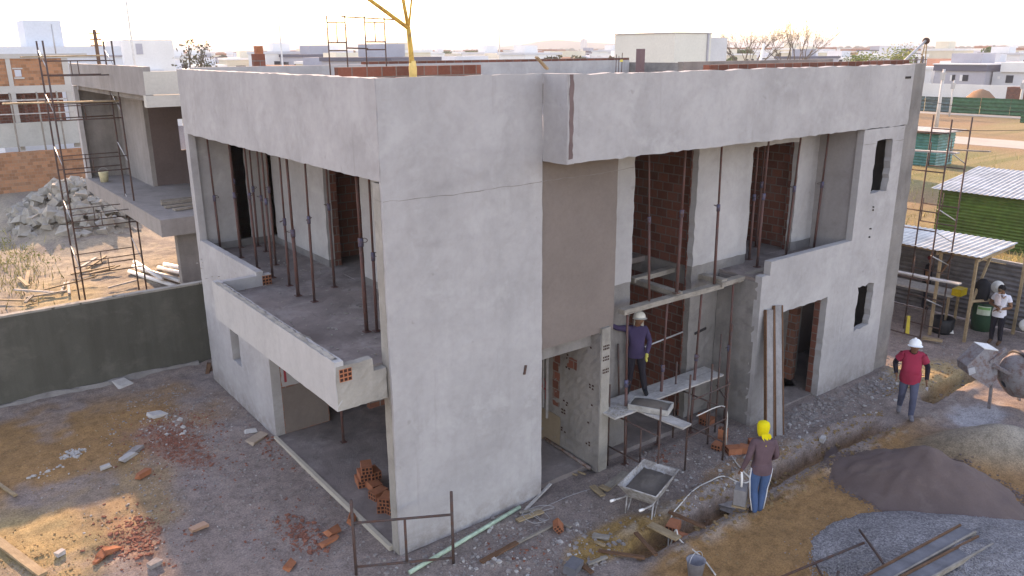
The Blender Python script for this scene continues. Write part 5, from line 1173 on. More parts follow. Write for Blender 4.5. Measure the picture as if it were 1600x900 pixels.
# ------------------------------------------------------------------ people
SKIN1=m_plain('brown_skin',(.20,.095,.055),.6,0,.08); SKIN2=m_plain('tan_skin',(.30,.16,.10),.6,0,.08)
def cloth(name,c,v=.2): return m_mottle(name,c,v,3,25,.95,.5,.006)
def person(label,loc,rz,J,look,scale=1.,extras=None,belly=0.,group=None):
    """J overrides joints (person faces local -Y, own right hand at -X); look: region -> material"""
    j=dict(pel=(0,0,.94),wai=(0,.0,1.08),che=(0,.0,1.27),nb=(0,.01,1.42),nk=(0,-.005,1.49),jaw=(0,-.025,1.55),hd=(0,-.015,1.63),cr=(0,-.005,1.70),
      sL=(.165,.01,1.385),eL=(.235,.02,1.12),wL=(.25,-.05,.87),sR=(-.165,.01,1.385),eR=(-.235,.02,1.12),wR=(-.25,-.05,.87),
      hL=(.09,0,.90),kL=(.10,-.01,.49),aL=(.10,.02,.09),tL=(.115,-.15,.035),hR=(-.09,0,.90),kR=(-.10,-.01,.49),aR=(-.10,.02,.09),tR=(-.115,-.15,.035))
    j.update(J or {}); j={k:Vector(v) for k,v in j.items()}
    rad=dict(pel=.142,wai=.128+belly*1.0,che=.148+belly*.5,nb=.085,nk=.056,jaw=.066,hd=.088,cr=.056,s=.068,e=.045,w=.03,h=.092,k=.058,a=.043,t=.036)
    V=[];RR=[];E=[];LAB=[];ix={}
    def vadd(n,p,r): V.append(Vector(p));RR.append(r);ix[n]=len(V)-1
    def eadd(a,b,l): E.append((ix[a],ix[b]));LAB.append(l)
    for n in ('pel','wai','che','nb','nk','jaw','hd','cr'): vadd(n,j[n]+(Vector((0,-belly*.5,0)) if n=='wai' else Vector()),rad[n])
    eadd('pel','wai','shirt');eadd('wai','che','shirt');eadd('che','nb','shirt');eadd('nb','nk','head');eadd('nk','jaw','head');eadd('jaw','hd','head');eadd('hd','cr','head')
    f=(j['hd']-j['nk']); fd=(j['jaw']-j['nb']);  facing=Vector((0,-1,0))
    if 'face' in j: facing=j['face'].normalized()
    upd=(j['cr']-j['jaw']).normalized(); facing=(facing-upd*facing.dot(upd)).normalized(); sidev=upd.cross(facing)
    vadd('nose',j['hd']+facing*.108-upd*.035,.014); eadd('hd','nose','head')
    for s in (1,-1): vadd('ear%d'%s,j['hd']+sidev*s*.092-upd*.02,.016); eadd('hd','ear%d'%s,'head')
    for S in 'LR':
        m_=j['s'+S].lerp(j['e'+S],.45); fm=j['e'+S].lerp(j['w'+S],.3)
        vadd('s'+S,j['s'+S],rad['s']);vadd('u'+S,m_,.056);vadd('e'+S,j['e'+S],rad['e']);vadd('f'+S,fm,.043);vadd('w'+S,j['w'+S],rad['w'])
        eadd('che','s'+S,'shirt');eadd('s'+S,'u'+S,'shirt');eadd('u'+S,'e'+S,'sleeve'+S);eadd('e'+S,'f'+S,'sleeve'+S);eadd('f'+S,'w'+S,'sleeve'+S)
        d=(j['w'+S]-j['e'+S]).normalized(); sx=1 if S=='L' else -1
        pn_=Vector((0,0,1)).cross(d); pn_=pn_.normalized() if pn_.length>.2 else Vector((1,0,0))
        fo=Vector((0,-1,0)); sd=(fo-d*fo.dot(d)); sd=sd.normalized() if sd.length>.2 else d.orthogonal().normalized(); inn=d.cross(sd)*(-sx)
        vadd('p'+S,j['w'+S]+d*.055,.031); eadd('w'+S,'p'+S,'hand')
        for q,(off,l) in enumerate(((.030,.070),(.011,.082),(-.009,.076),(-.027,.060))):
            b=j['w'+S]+d*.085+sd*off; vadd('g%s%d'%(S,q),b,.0105); eadd('p'+S,'g%s%d'%(S,q),'hand')
            c=b+d*l*.5+inn*.008; e=b+d*l*.92+inn*(.026+.004*q); vadd('G%s%d'%(S,q),c,.0095); eadd('g%s%d'%(S,q),'G%s%d'%(S,q),'hand'); vadd('H%s%d'%(S,q),e,.0085); eadd('G%s%d'%(S,q),'H%s%d'%(S,q),'hand')
        b=j['w'+S]+d*.04+sd*.04; vadd('t1'+S,b,.012); eadd('p'+S,'t1'+S,'hand'); vadd('t2'+S,b+d*.045+sd*.022+inn*.012,.010); eadd('t1'+S,'t2'+S,'hand')
        kn=j['k'+S]; cf=kn.lerp(j['a'+S],.32); th=j['h'+S].lerp(kn,.5)
        vadd('h'+S,j['h'+S],rad['h']);vadd('th'+S,th,.082);vadd('k'+S,kn,rad['k']);vadd('cf'+S,cf,.06);vadd('a'+S,j['a'+S],rad['a'])
        for a,b in (('pel','h'+S),('h'+S,'th'+S),('th'+S,'k'+S),('k'+S,'cf'+S),('cf'+S,'a'+S)): eadd(a,b,'trousers')
        fdn=(j['t'+S]-j['a'+S]); ft=j['a'+S]+fdn*.55; ft.z=j['t'+S].z+.02
        vadd('ft'+S,ft,.042);vadd('t'+S,j['t'+S],rad['t']); eadd('a'+S,'ft'+S,'shoe'+S);eadd('ft'+S,'t'+S,'shoe'+S)
    me=bpy.data.meshes.new('skel'); me.from_pydata(V,E,[]); o=bpy.data.objects.new('skel',me); COL.objects.link(o)
    o.modifiers.new('skin','SKIN').use_smooth_shade=True
    sv=me.skin_vertices[0].data
    for k,r in enumerate(RR): sv[k].radius=(r,r); sv[k].use_root=(k==0)
    ss=o.modifiers.new('sub','SUBSURF'); ss.levels=2; ss.render_levels=2
    dg=bpy.context.evaluated_depsgraph_get(); m2=bpy.data.meshes.new_from_object(o.evaluated_get(dg)); m2.name='person_body'
    bpy.data.objects.remove(o)
    P0=np.array([V[a] for a,b in E]);P1=np.array([V[b] for a,b in E]);r0=np.array([RR[a] for a,b in E]);r1=np.array([RR[b] for a,b in E])
    co=np.array([v.co for v in m2.vertices]); 
    # chests are wider than deep
    fc=np.array([p.center for p in m2.polygons]); d=P1-P0; L=(d*d).sum(1)+1e-9
    t=np.clip(((fc[:,None]-P0)*d).sum(-1)/L,0,1); dist=np.linalg.norm(fc[:,None]-(P0+t[...,None]*d),axis=2)-(r0+(r1-r0)*t)
    lab=[LAB[k] for k in dist.argmin(1)]
    root=thing('person',label,'person',loc,rz,group); root.scale=(scale,)*3
    for p in m2.polygons: p.use_smooth=True
    m2.materials.clear(); m2.materials.append(look['skin'])
    b=bpy.data.objects.new('body',m2); COL.objects.link(b); b.parent=root
    vn=np.array([v.normal for v in m2.vertices])
    def shell(name,regions,mat,off,extra=None):
        keep=[k for k,l in enumerate(lab) if l in regions and (extra is None or extra(fc[k]))]
        if not keep: return
        used={};vs=[];fs=[]
        for k in keep:
            f=[]
            for vi in m2.polygons[k].vertices:
                if vi not in used: used[vi]=len(vs); vs.append(co[vi]+vn[vi]*off)
                f.append(used[vi])
            fs.append(tuple(f))
        mb=MB(); mb.v=[tuple(v) for v in vs]; mb.f=fs; mb.mi=[0]*len(fs); s=mb.build(name,mat,root,True); return s
    belt=j['pel'].z+look.get('hem',.0)
    shell('shirt',('shirt',),look['shirt'],.012); 
    for S in 'LR':
        if 'sleeve' in look: shell('sleeve',('sleeve'+S,),look['sleeve'],.009)
        shell('shoe',('shoe'+S,),look['shoes'],.008)
    shell('trousers',('trousers',),look['trousers'],.012)
    if 'hem' in look or True:
        mb=MB(); pc=j['pel']; wc=j['wai']+Vector((0,-belly*.5,0)); mb.lathe([(.165+belly*.35,-.13),(.170+belly*.5,-.04),(.155+belly*.7,.06),(.118+belly*.75,.16)],18,pc+Vector((0,-belly*.25,0)),(wc-pc),cap=False)
        for i,v in enumerate(mb.v): mb.v[i]=(pc.x+(v[0]-pc.x)*1.06,pc.y+(v[1]-pc.y)*.88,v[2])
        mb.build('shirt_hem',look['shirt'],root,True)
    if 'glove' in look: shell('glove',('hand',),look['glove'],.006,(lambda c: (c[0]>0)==(look.get('glove_side','L')=='L')))
    hd=j['hd']
    for s in (1,-1): MB().lathe([(.0,-.012),(.010,-.006),(.012,0),(.0,.012)],8,hd+facing*.083+sidev*s*.034-upd*.0,facing).build('eye',m_plain('dark_eye',(.02,.015,.015),.3),b,True)
    MB().bar(hd+facing*.082-upd*.077-sidev*.024,hd+facing*.082-upd*.077+sidev*.024,.012,.008).build('mouth',m_plain('lips',(.16,.06,.045)),b)
    root['_']=0; del root['_']
    return root,j,facing,upd,sidev
def cap_hair(root,j,facing,upd,mat,name='hair',r=.097,lo=-.015):
    c=j['hd']+upd*.012-facing*.012
    MB().lathe([(r*.97,lo-.03),(r,lo+.02),(r*.9,.05),(r*.6,.085),(.0,.1)],16,c,(upd-facing*.35).normalized(),cap=False).build(name,mat,root,True)
def helmet(root,j,facing,upd,mat):
    c=j['hd']+upd*.02; h=MB().lathe([(.116,-.005),(.12,.02),(.108,.065),(.07,.105),(.02,.122),(.0,.123)],20,c,upd,cap=False); o=h.build('hard_hat',mat,root,True)
    mb=MB(); n=14; sd=upd.cross(facing); vs=[]
    for k in range(n+1):
        a=-1.5+3.0*k/n; dv=facing*math.cos(a)+sd*math.sin(a); e=.05*max(0,math.cos(a))+.015
        vs+=[c+dv*.112,c+dv*(.12+e)-upd*.014]
    mb.add(vs+[v-upd*.006 for v in vs],[(2*k,2*k+1,2*k+3,2*k+2) for k in range(n)]+[(2*n+2+2*k,2*n+4+2*k,2*n+5+2*k,2*n+3+2*k) for k in range(n)]).build('brim',mat,o,True)
    MB().bar(c+upd*.118-facing*.08,c+upd*.118+facing*.08,.03,.012).build('ridge',mat,o)
def face_to(v): return math.atan2(v[0],-v[1])   # rz so that local -Y looks along v
JEAN=cloth('blue_jeans',(.075,.085,.13)); HATW=m_plain('white_hard_hat',(.74,.77,.77),.35,0,.03)
# worker in red
g=onG(1411,654)
r,j,fa,u,s=person('walking worker in a red shirt over black sleeves and a white hard hat',(g.x+.05,g.y,g.z),face_to((-.86,-.5)),
  dict(jaw=(0,-.075,1.53),hd=(0,-.075,1.61),cr=(0,-.06,1.685),nk=(0,-.035,1.475),face=(0,-1,-.55),eL=(.30,.03,1.14),wL=(.30,-.06,.90),eR=(-.31,.07,1.16),wR=(-.27,-.10,.97),
   kL=(.10,-.14,.50),aL=(.10,-.12,.09),tL=(.12,-.29,.05),kR=(-.10,.02,.50),aR=(-.10,.25,.15),tR=(-.115,.11,.04)),
  dict(skin=SKIN1,shirt=cloth('red_shirt',(.34,.03,.06)),sleeve=cloth('black_sleeves',(.018,.015,.022)),trousers=JEAN,shoes=cloth('grey_shoes',(.17,.16,.17))),1.06,belly=.055)
helmet(r,j,fa,u,HATW)
# the upper part of a short sleeve stays red: second layer
for S,sx in (('L',1),('R',-1)):
    a=j['s'+S];b=j['e'+S]; MB().tube([a+(b-a)*.05,a+(b-a)*.35,a+(b-a)*.62],[.085,.080,.084],12,cap=False).build('short_sleeve',cloth('red_shirt',(.34,.03,.06)),r,True)
MB().lathe([(.085,-.02),(.09,.02),(.066,.06)],14,j['nb'],(0,-.2,1),cap=False).build('collar',cloth('black_sleeves',(.018,.015,.022)),r,True)
tl=thing('hand_trowel','small trowel held by the worker in red','trowel',r.matrix_world@Vector((0,0,0)) if False else (0,0,0))
M=Matrix.Translation(r.location)@Matrix.Rotation(r.rotation_euler.z,4,'Z')@Matrix.Scale(1.06,4); hp=M@(j['wL']+(j['wL']-j['eL']).normalized()*.09); tl.location=hp
MB().tube([(0,0,.03),(-.05,-.05,-.03)],.012,8).build('handle',WOODB,tl,True); MB().prism([(-.05,-.045,-.03),(-.09,-.03,-.06),(-.14,-.11,-.09),(-.06,-.08,-.04)],(0,0,.006)).build('blade',GALV,tl)
# worker with yellow hood, seen from behind
g=onG(1183,806); BLUE=cloth('blue_track_trousers',(.045,.10,.20))
r,j,fa,u,s=person('worker with a bright yellow hood and striped blue track trousers, seen from behind',(g.x,g.y,g.z),face_to((.62,.78)),
  dict(jaw=(.01,-.06,1.54),hd=(.01,-.06,1.62),cr=(.01,-.05,1.69),nk=(0,-.02,1.48),face=(.25,-1,-.3),eR=(-.24,.0,1.12),wR=(-.19,-.20,.95),eL=(.25,.04,1.11),wL=(.31,-.03,.87),
   kL=(.10,.0,.49),aL=(.07,.06,.09),tL=(.09,-.12,.035),kR=(-.06,-.02,.49),aR=(-.03,-.0,.09),tR=(-.05,-.17,.035)),
  dict(skin=SKIN1,shirt=cloth('mauve_brown_jersey',(.125,.075,.085)),sleeve=cloth('mauve_brown_jersey',(.125,.075,.085)),trousers=BLUE,shoes=cloth('dark_shoes',(.06,.04,.04))))
YH=cloth('yellow_hood',(.72,.56,.02),.1)
c=j['hd']; MB().lathe([(.075,-.16),(.092,-.11),(.104,-.03),(.108,.03),(.096,.08),(.055,.108),(0,.114)],18,c+u*.01,u,cap=False).build('hood',YH,r,True)
mb=MB(); 
vs=[];n=7
for i in range(n):
    for k in range(6):
        w=(-.5+k/5)*(.12+.05*math.sin(i)); vs.append(c-fa*(.105+.02*math.sin(k*2.1+i)+.012*i)-u*(.06+i*.032)+s*w)
mb.add(vs,[(i*6+k,i*6+k+1,i*6+k+7,i*6+k+6) for i in range(n-1) for k in range(5)]); mb.build('hood_tail',YH,r,True)
for S in 'LR':
    sx=1 if S=='L' else -1
    for q in (-.014,.014):
        pts=[j['h'+S]+Vector((sx*.088,.02+q,0)),j['h'+S].lerp(j['k'+S],.5)+Vector((sx*.092,.01+q,0)),j['k'+S]+Vector((sx*.072,.01+q,0)),j['k'+S].lerp(j['a'+S],.35)+Vector((sx*.074,.01+q,0)),j['a'+S]+Vector((sx*.057,.01+q,.02))]
        MB().tube(pts,.008,5).build('trouser_stripe',m_plain('white_stripe',(.7,.7,.7)),r,True)
M=Matrix.Translation(r.location)@Matrix.Rotation(r.rotation_euler.z,4,'Z'); hp=M@(j['wL']+Vector((0,-.02,-.09)))
bk=thing('mortar_can','grey square can with a white handle carried by the hooded worker','can',(hp.x-.03,hp.y-.03,hp.z-.62),.5)
MB().box((-.14,-.10,.06),(.14,.10,.36)).build('can',m_plain('grey_can',(.2,.19,.19),.6),bk); MB().box((-.17,-.12,.03),(.17,.12,.058)).build('base_board',WOOD,bk); MB().tube([(0,0,.361),(.01,.0,.50),(0.02,.02,.64)],.02,8).build('handle',WHITEP,bk,True)
# worker on the deck in the purple jersey
r,j,fa,u,s=person('worker in a purple jersey and yellow glove standing on the work deck',(5.62,.30,1.214),face_to((-.62,-.72)),
  dict(jaw=(.03,-.06,1.55),hd=(.03,-.055,1.63),cr=(.03,-.04,1.70),face=(.1,-1,-.25),eR=(-.40,-.10,1.43),wR=(-.60,-.12,1.55),eL=(.26,.0,1.13),wL=(.19,-.20,.93),
   kL=(.13,-.05,.50),aL=(.20,.0,.09),tL=(.23,-.16,.035),aR=(-.14,.03,.09),tR=(-.17,-.12,.035)),
  dict(skin=SKIN1,shirt=cloth('purple_jersey',(.050,.036,.078)),sleeve=cloth('purple_jersey',(.050,.036,.078)),trousers=cloth('black_trousers',(.02,.018,.024)),shoes=cloth('black_boots',(.018,.018,.02)),glove=cloth('yellow_glove',(.55,.48,.12)),glove_side='L'),.99,belly=.01)
helmet(r,j,fa,u,m_plain('dusty_white_hat',(.55,.53,.47),.5))
mb=MB(); vs=[]
for i in range(6):
    for k in range(5): vs.append(j['hd']-fa*(.10-.05*abs(k-2)/2)-u*(.0+i*.045)+s*((-.5+k/4)*.2))
mb.add(vs,[(i*5+k,i*5+k+1,i*5+k+6,i*5+k+5) for i in range(5) for k in range(4)]).build('neck_cloth',cloth('pale_cloth',(.42,.39,.33)),r,True)
M=Matrix.Translation(r.location)@Matrix.Rotation(r.rotation_euler.z,4,'Z'); hp=M@(j['wR']*.99+Vector((-.09,0,.04)))
tl=thing('plaster_float','wooden plastering float in the raised hand of the purple-shirted worker','float',hp)
MB().box((-.03,-.10,.03),(.0,.10,.15)).build('board',WOOD,tl); MB().tube([(.02,-.06,.08),(.035,0,.08),(.02,.06,.08)],.012,6).build('handle',WOODB,tl,True)
# man in white shirt with a child on his arm
g=onG(1553,537); WS=cloth('white_shirt',(.62,.62,.66),.08)
r,j,fa,u,s=person('dark-haired person in a white shirt and black trousers carrying a child',(g.x,g.y,g.z),face_to((-.98,-.1)),
  dict(jaw=(-.02,-.055,1.54),hd=(-.03,-.06,1.62),cr=(-.025,-.05,1.69),face=(-.8,-1,-.5),eL=(.27,-.02,1.12),wL=(.03,-.22,1.06),eR=(-.27,.02,1.13),wR=(-.02,-.25,1.13),kL=(.10,-.02,.49),aL=(.12,.03,.09)),
  dict(skin=SKIN1,shirt=WS,trousers=cloth('black_trousers',(.02,.018,.024)),shoes=cloth('brown_sandals',(.10,.055,.035))),.98)
cap_hair(r,j,fa,u,m_plain('black_hair',(.012,.01,.01),.7))
M=Matrix.Translation(r.location)@Matrix.Rotation(r.rotation_euler.z,4,'Z')
cl=M@Vector((-.02,-.235,.80))
rc,jc,fc_,uc,sc_=person('small child in a pale outfit carried on the arm of the white-shirted person',cl,r.rotation_euler.z+2.6,
  dict(kL=(.11,-.22,.74),aL=(.10,-.12,.42),tL=(.11,-.25,.36),kR=(-.11,-.22,.74),aR=(-.10,-.12,.42),tR=(-.11,-.25,.36),hd=(0,-.03,1.66),cr=(0,-.02,1.77),eL=(.22,-.14,1.25),wL=(.14,-.30,1.3),eR=(-.22,-.14,1.25),wR=(-.14,-.30,1.3)),
  dict(skin=SKIN2,shirt=cloth('pink_white_top',(.55,.48,.48),.2),trousers=cloth('pale_leggings',(.50,.45,.46)),shoes=cloth('tan_shoes',(.38,.25,.17))),.46)
cap_hair(rc,jc,fc_,uc,m_plain('brown_hair',(.10,.055,.03),.7),r=.11)
# person in black under the shed
g=at(1443,482)
r,j,fa,u,s=person('person in black with a dark red cap standing in the shade under the shed',(g.x,g.y,g.z),face_to((.3,-1)),None,
  dict(skin=SKIN1,shirt=cloth('black_shirt',(.016,.014,.017)),trousers=cloth('black_trousers',(.02,.018,.024)),shoes=cloth('black_boots',(.018,.018,.02))),1.0)
cap_hair(r,j,fa,u,cloth('dark_red_cap',(.14,.015,.02)),'cap',.1,.0)
MB().bar(j['hd']+fa*.09+u*.03,j['hd']+fa*.17+u*.02,.13,.01).build('cap_peak',cloth('dark_red_cap',(.14,.015,.02)),r)
# ------------------------------------------------------------------ debris lying on the ground (nobody could count it)
random.seed(99)
def scatter(name,label,mat,zones,flat=.6):
    mb=MB()
    for (cx,cy,rx,ry,rot,n,s0,s1,pw) in zones:
        for k in range(n):
            a=random.random()*6.283; q=random.random()**pw; x=cx+(q*rx*math.cos(a))*math.cos(rot)-(q*ry*math.sin(a))*math.sin(rot); y=cy+(q*rx*math.cos(a))*math.sin(rot)+(q*ry*math.sin(a))*math.cos(rot)
            if 0<x<14 and -.0<y<9.4 : continue
            if x>8.2 and x<14 and y>-.6: continue
            s=s0*(s1/s0)**(random.random()**2.2); mb.stone((x,y,gh(x,y)+s*.2),s,flat=flat)
    o=mb.build(name,mat,None,uv=False); tag(o,label,None,None,'stuff'); return o
GRS=m_mottle('grey_stone',(.25,.22,.205),.3,9,30,.95,.4,.005); WHS=m_mottle('pale_mortar_lump',(.40,.375,.35),.15,6,30,.95,.4,.005); RDS=m_mottle('brick_chip',(.25,.095,.065),.3,8,30,.95,.4,.005); BRS=m_mottle('earth_clod',(.27,.17,.085),.25,6,30,.95,.4,.005)
scatter('grey_debris','grey crumbs of mortar and stone strewn around the house',GRS,[(-1.5,4.5,1.7,5.5,0,2600,.006,.035,.6),(-1.0,7.6,1.2,2.2,0,500,.006,.03,.6),(1.2,-1.0,2.2,1.2,-.5,1500,.006,.05,.6),(4.5,-.9,2.5,.9,0,900,.006,.035,.6),(7.2,-1.2,2.2,.7,0,900,.006,.04,.6),(11,-1.2,2.5,.6,0,900,.006,.05,.6),(15,-1,2,1.5,0,500,.01,.05,.6),(9.6,-.95,1.5,.3,0,260,.02,.07,.6),(12.6,-1.1,1.2,.35,0,200,.02,.08,.6),(5.6,.0,1.1,.7,0,350,.008,.04,.6)])
scatter('pale_debris','pale plaster lumps on the dirt',WHS,[(-3.55,7.15,.26,.22,0,70,.02,.07,.7),(-4.1,6.6,.45,.16,.3,18,.02,.06,.7),(-1.75,7.2,.5,.9,0,60,.015,.07,.6),(-2.4,5.8,2.2,3.2,0,190,.008,.03,.6),(1.3,-1.0,1.9,1.0,-.5,150,.01,.06,.6),(7.2,-1.25,2.5,.6,0,190,.01,.06,.6),(5.9,-2.0,1.4,.25,0,90,.01,.06,.6),(11.5,-1.4,2.4,.6,0,110,.01,.06,.6)],.55)
scatter('brick_rubble','red brick chips and fragments in drifts left of the house',RDS,[(-1.75,6.35,.5,1.5,.15,1200,.006,.045,.8),(-1.8,6.3,1.1,2.4,.15,900,.005,.03,.6),(-3.2,3.2,.9,1.3,0,420,.005,.035,.6),(-1.1,1.8,.8,1.3,0,260,.005,.035,.6),(-1.25,7.0,.7,.9,0,420,.006,.04,.7),(-3.25,3.25,.42,.75,-.15,750,.006,.05,.75),(-1.0,1.6,.35,.75,.1,340,.01,.06,.75),(-.25,4.8,.3,1.2,0,120,.01,.05,.7),(1.7,-1.1,.9,.6,-.5,110,.008,.04,.7),(-1.5,5,2.2,4,0,220,.006,.03,.6),(5.8,-.35,.8,.4,0,60,.01,.05,.7)],.55)
scatter('earth_clods','ochre earth clods along the trench and on the plot',BRS,[(7,-2.0,4.2,.35,0,1200,.008,.05,.6),(7,-2.6,4.0,.3,0,700,.008,.045,.6),(4.5,-3.3,2.2,.8,0,420,.005,.02,.6),(-4.2,7,1.6,1.8,0,420,.005,.025,.6),(13.5,-1.6,1.6,.7,0,260,.01,.05,.6),(-4.6,3.7,1.3,1.1,0,500,.005,.03,.6)],.65)
mb=MB(); random.seed(55)
for k in range(13000):
    u=random.random()**.5; a=random.random()*6.283; u=u*(1.02 if random.random()<.93 else random.uniform(1.0,1.22)); ux=u*math.cos(a);uy=u*math.sin(a); c_,s_=math.cos(R(-40)),math.sin(R(-40))
    x=6.9+ux*2.75*c_-uy*1.95*s_; y=-6.2+ux*2.75*s_+uy*1.95*c_; z=max(0,1-min(u,1)**1.7)*.42
    mb.stone((x,y,z+gh(x,y)*.7+.004),random.uniform(.007,.016),flat=.8)
tag(mb.build('loose_gravel',m_mottle('gravel_stone',(.245,.235,.238),.4,25,60,.95,.3,.003),None,uv=False),'loose grey stones covering the gravel heap',None,None,'stuff')
mb=MB(); random.seed(58)
for k in range(1500):
    a=random.random()*6.283; u=1.0+abs(random.gauss(0,.09)); ux=u*1.55*math.cos(a); uy=u*1.14*math.sin(a); c_,s_=math.cos(R(-66)),math.sin(R(-66)); x=8.75+ux*c_-uy*s_; y=-4.15+ux*s_+uy*c_
    mb.stone((x,y,gh(x,y)+.005),random.uniform(.01,.035),flat=.35)
tag(mb.build('spilled_sand',SAND,None,uv=False),'crumbs of damp sand spilled round the foot of the sand pile',None,None,'stuff')
# single larger pieces one can point at
def slab(px,py,w,d,h,rz,mat,name,label,cat,tilt=(0,0),group=None):
    p=onG(px,py); mb=MB(); mb.box((-w/2,-d/2,0),(w/2,d/2,h)); 
    for i,v in enumerate(mb.v): mb.v[i]=tuple(np.array(v)+np.array([random.uniform(-.14,.14)*w,random.uniform(-.14,.14)*d,0]))
    o=mb.build(name,mat); o.location=(p.x,p.y,p.z+.01); o.rotation_euler=(*tilt,rz); tag(o,label,cat,group)
slab(192,602,.32,.3,.05,.3,WHS,'concrete_piece','small pale slab piece at the foot of the green wall','concrete piece',(.3,0))
slab(245,652,.34,.24,.06,.2,WHS,'concrete_piece','flat pale lump on the ochre soil between the green wall and the house','concrete piece',(.1,.1))
slab(400,688,.40,.22,.06,.5,m_plain('buff_piece',(.33,.25,.19)),'concrete_piece','buff slab piece by the foot of the house wall next to the porch','concrete piece',(.15,0))
slab(392,676,.24,.12,.04,-.4,WHS,'concrete_piece','white flat chip beside the buff slab piece near the porch','concrete piece',(.5,0))
slab(208,707,.42,.16,.06,.7,GRS,'concrete_piece','long grey mortar slab at the edge of the brick drift, upper one','concrete piece')
slab(200,715,.36,.14,.06,.6,WHS,'concrete_piece','long pale mortar slab at the edge of the brick drift, lower one','concrete piece')
slab(165,730,.20,.12,.05,.2,WHS,'concrete_piece','white chip lying alone below the ochre patch on the left','concrete piece')
slab(95,606,.3,.18,.14,.15,CLAY,'brick_piece','orange brick half at the foot of the green wall','brick piece')
slab(110,604,.3,.14,.10,.15,CLAY,'brick_piece','darker brick half against the foot of the green wall','brick piece')
slab(224,743,.26,.12,.10,.5,CLAY,'brick_piece','red brick half lying alone on the dirt in the left yard','brick piece')
slab(310,826,.26,.13,.06,.1,m_plain('pale_clay',(.38,.22,.15)),'brick_piece','pale buff brick fragment alone in the yard near the bottom','brick piece')
slab(160,868,.26,.12,.10,.9,CLAY,'brick_piece','broken brick at the sunlit end of the lower brick drift','brick piece',(.3,0)); slab(172,862,.24,.14,.08,.3,CLAY,'brick_piece','brick fragment in the middle of the lower brick drift','brick piece',(0,.3)); slab(155,877,.22,.07,.05,.8,CLAY,'brick_piece','thin brick sliver below the lower brick drift','brick piece')
slab(94,866,.14,.1,.06,.4,WHS,'concrete_piece','small sunlit pale lump in the bottom left corner','concrete piece'); slab(241,883,.2,.14,.07,.4,GRS,'concrete_piece','rounded grey lump near the bottom edge of the left yard','concrete piece')
slab(520,834,.28,.14,.08,.4,CLAY,'brick_piece','broken brick beside the porch edging, upper one','brick piece',(.5,.2)); slab(515,848,.3,.10,.05,.2,CLAY,'brick_piece','long brick sliver by the scaffold frame at the corner','brick piece'); slab(452,886,.2,.12,.07,.8,CLAY,'brick_piece','pair of brick shards at the bottom left of the scaffold frame','brick piece',(.4,0)); slab(548,815,.26,.14,.09,1.,CLAY,'brick_piece','broken brick on the porch floor edge behind the scaffold frame','brick piece',(.6,0))
slab(325,580,.5,.10,.05,1.1,WOODB,'timber_offcut','reddish timber offcut in the corner of green wall and house, left one','board',(0,-.5)); slab(332,577,.5,.08,.04,.6,WOODB,'timber_offcut','reddish timber offcut in the corner of green wall and house, right one','board',(0,-.6))
slab(1140,772,.5,.4,.10,.4,GRS,'concrete_piece','big grey slab lump left of the hooded worker','concrete piece',(.1,.1)); slab(1160,778,.34,.26,.10,.9,BRS,'earth_clod','brown clod lump beside the grey slab near the hooded worker','clod'); slab(1285,690,.2,.1,.08,.3,WHS,'concrete_piece','pale chip on the trench bank right of the hooded worker','concrete piece')
slab(1230,600,.5,.3,.08,.8,WOOD,'timber_offcut','pale board piece on the floor just inside the ground-floor door','board'); 
def stick(a,b,w,h,mat,label,z=.05):
    p=onG(*a);q=onG(*b); board('timber_plank',label,'board',(p.x,p.y,p.z+z),(q.x,q.y,q.z+z),w,h,mat)
stick((-12,842),(68,901),.14,.05,WOOD,'long sunlit plank lying across the bottom left corner'); stick((-6,756),(25,777),.06,.04,WOOD,'pale stick end at the left edge of the yard')
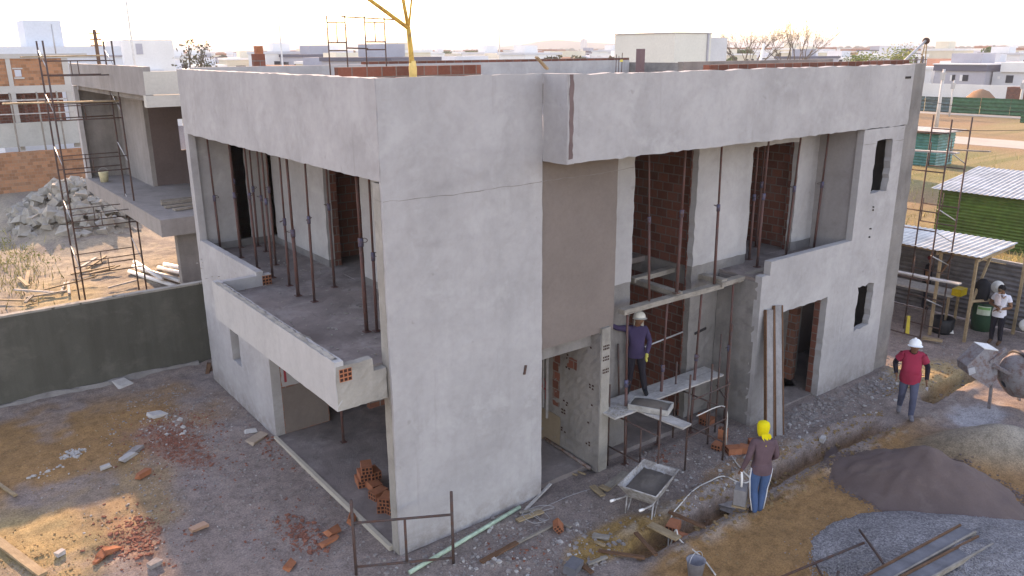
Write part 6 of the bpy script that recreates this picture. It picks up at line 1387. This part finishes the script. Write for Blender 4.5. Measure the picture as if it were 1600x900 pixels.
# dry grass
mb=MB(); random.seed(61)
def blades(n,fx,h0,h1):
    for k in range(n):
        x,y=fx(); a=random.random()*6.28; h=random.uniform(h0,h1); w=.012+h*.03; z=gh(x,y)-.01
        dx,dy=math.cos(a)*w,math.sin(a)*w; l=random.uniform(-.5,.5)*h; l2=random.uniform(-.5,.5)*h
        mb.add([(x-dx,y-dy,z),(x+dx,y+dy,z),(x+l,y+l2,z+h)],[(0,1,2)])
blades(3200,lambda:(random.uniform(22,29),random.uniform(-4,16)),.12,.42)
blades(3000,lambda:(29+random.random()**2*34,random.uniform(-2,30)),.12,.4)
blades(500,lambda:(-4.9+random.gauss(0,.6),3.2+random.gauss(0,.6)),.01,.035)
blades(500,lambda:(-2.6+random.gauss(0,.7),25+random.gauss(0,3)),.1,.4)
tag(mb.build('dry_grass',m_plain('straw',(.40,.33,.13),.9,0,.35,2),None,uv=False),'dry yellow grass of the field and the plot edges',None,None,'stuff')
mb=MB(); random.seed(63)
for k in range(26):
    c=(random.gauss(-2.2,.6),random.gauss(28,3.0),.14); leafcloud(mb,[(c,.3)],26,.035)
tag(mb.build('weeds',LEAFY,None,uv=False),'low yellow-green weeds left of the rubble heap',None,None,'stuff')
p=at(1445,278)
# ------------------------------------------------------------------ light
SUNV=Vector((.44,2.6,1)).normalized()
sd=bpy.data.lights.new('sun','SUN'); sd.energy=SUN_E; sd.angle=R(.8); sd.color=(1,.90,.74)
so=bpy.data.objects.new('sun',sd); COL.objects.link(so); so.rotation_euler=SUNV.to_track_quat('Z','Y').to_euler()
w=bpy.data.worlds.new('World'); scene.world=w; w.use_nodes=True
nt=w.node_tree; bg=nt.nodes['Background']; sk=nt.nodes.new('ShaderNodeTexSky'); sk.sky_type='NISHITA'; sk.sun_disc=False
sk.sun_elevation=math.asin(SUNV.z); sk.sun_rotation=math.atan2(SUNV.x,SUNV.y)
sk.air_density=1.0; sk.dust_density=SK_D; sk.ozone_density=3.0; sk.altitude=0
nt.links.new(sk.outputs[0],bg.inputs[0]); bg.inputs[1].default_value=SKY_S
vs=scene.view_settings; vs.view_transform='Standard'; vs.look='None'; vs.gamma=1; vs.use_curve_mapping=False; vs.exposure=EXPO
vs.use_white_balance=True; vs.white_balance_temperature=WB_T; vs.white_balance_tint=WB_TINT
scene.cycles.max_bounces=6; scene.cycles.diffuse_bounces=4; scene.cycles.volume_bounces=0; scene.cycles.use_denoising=True
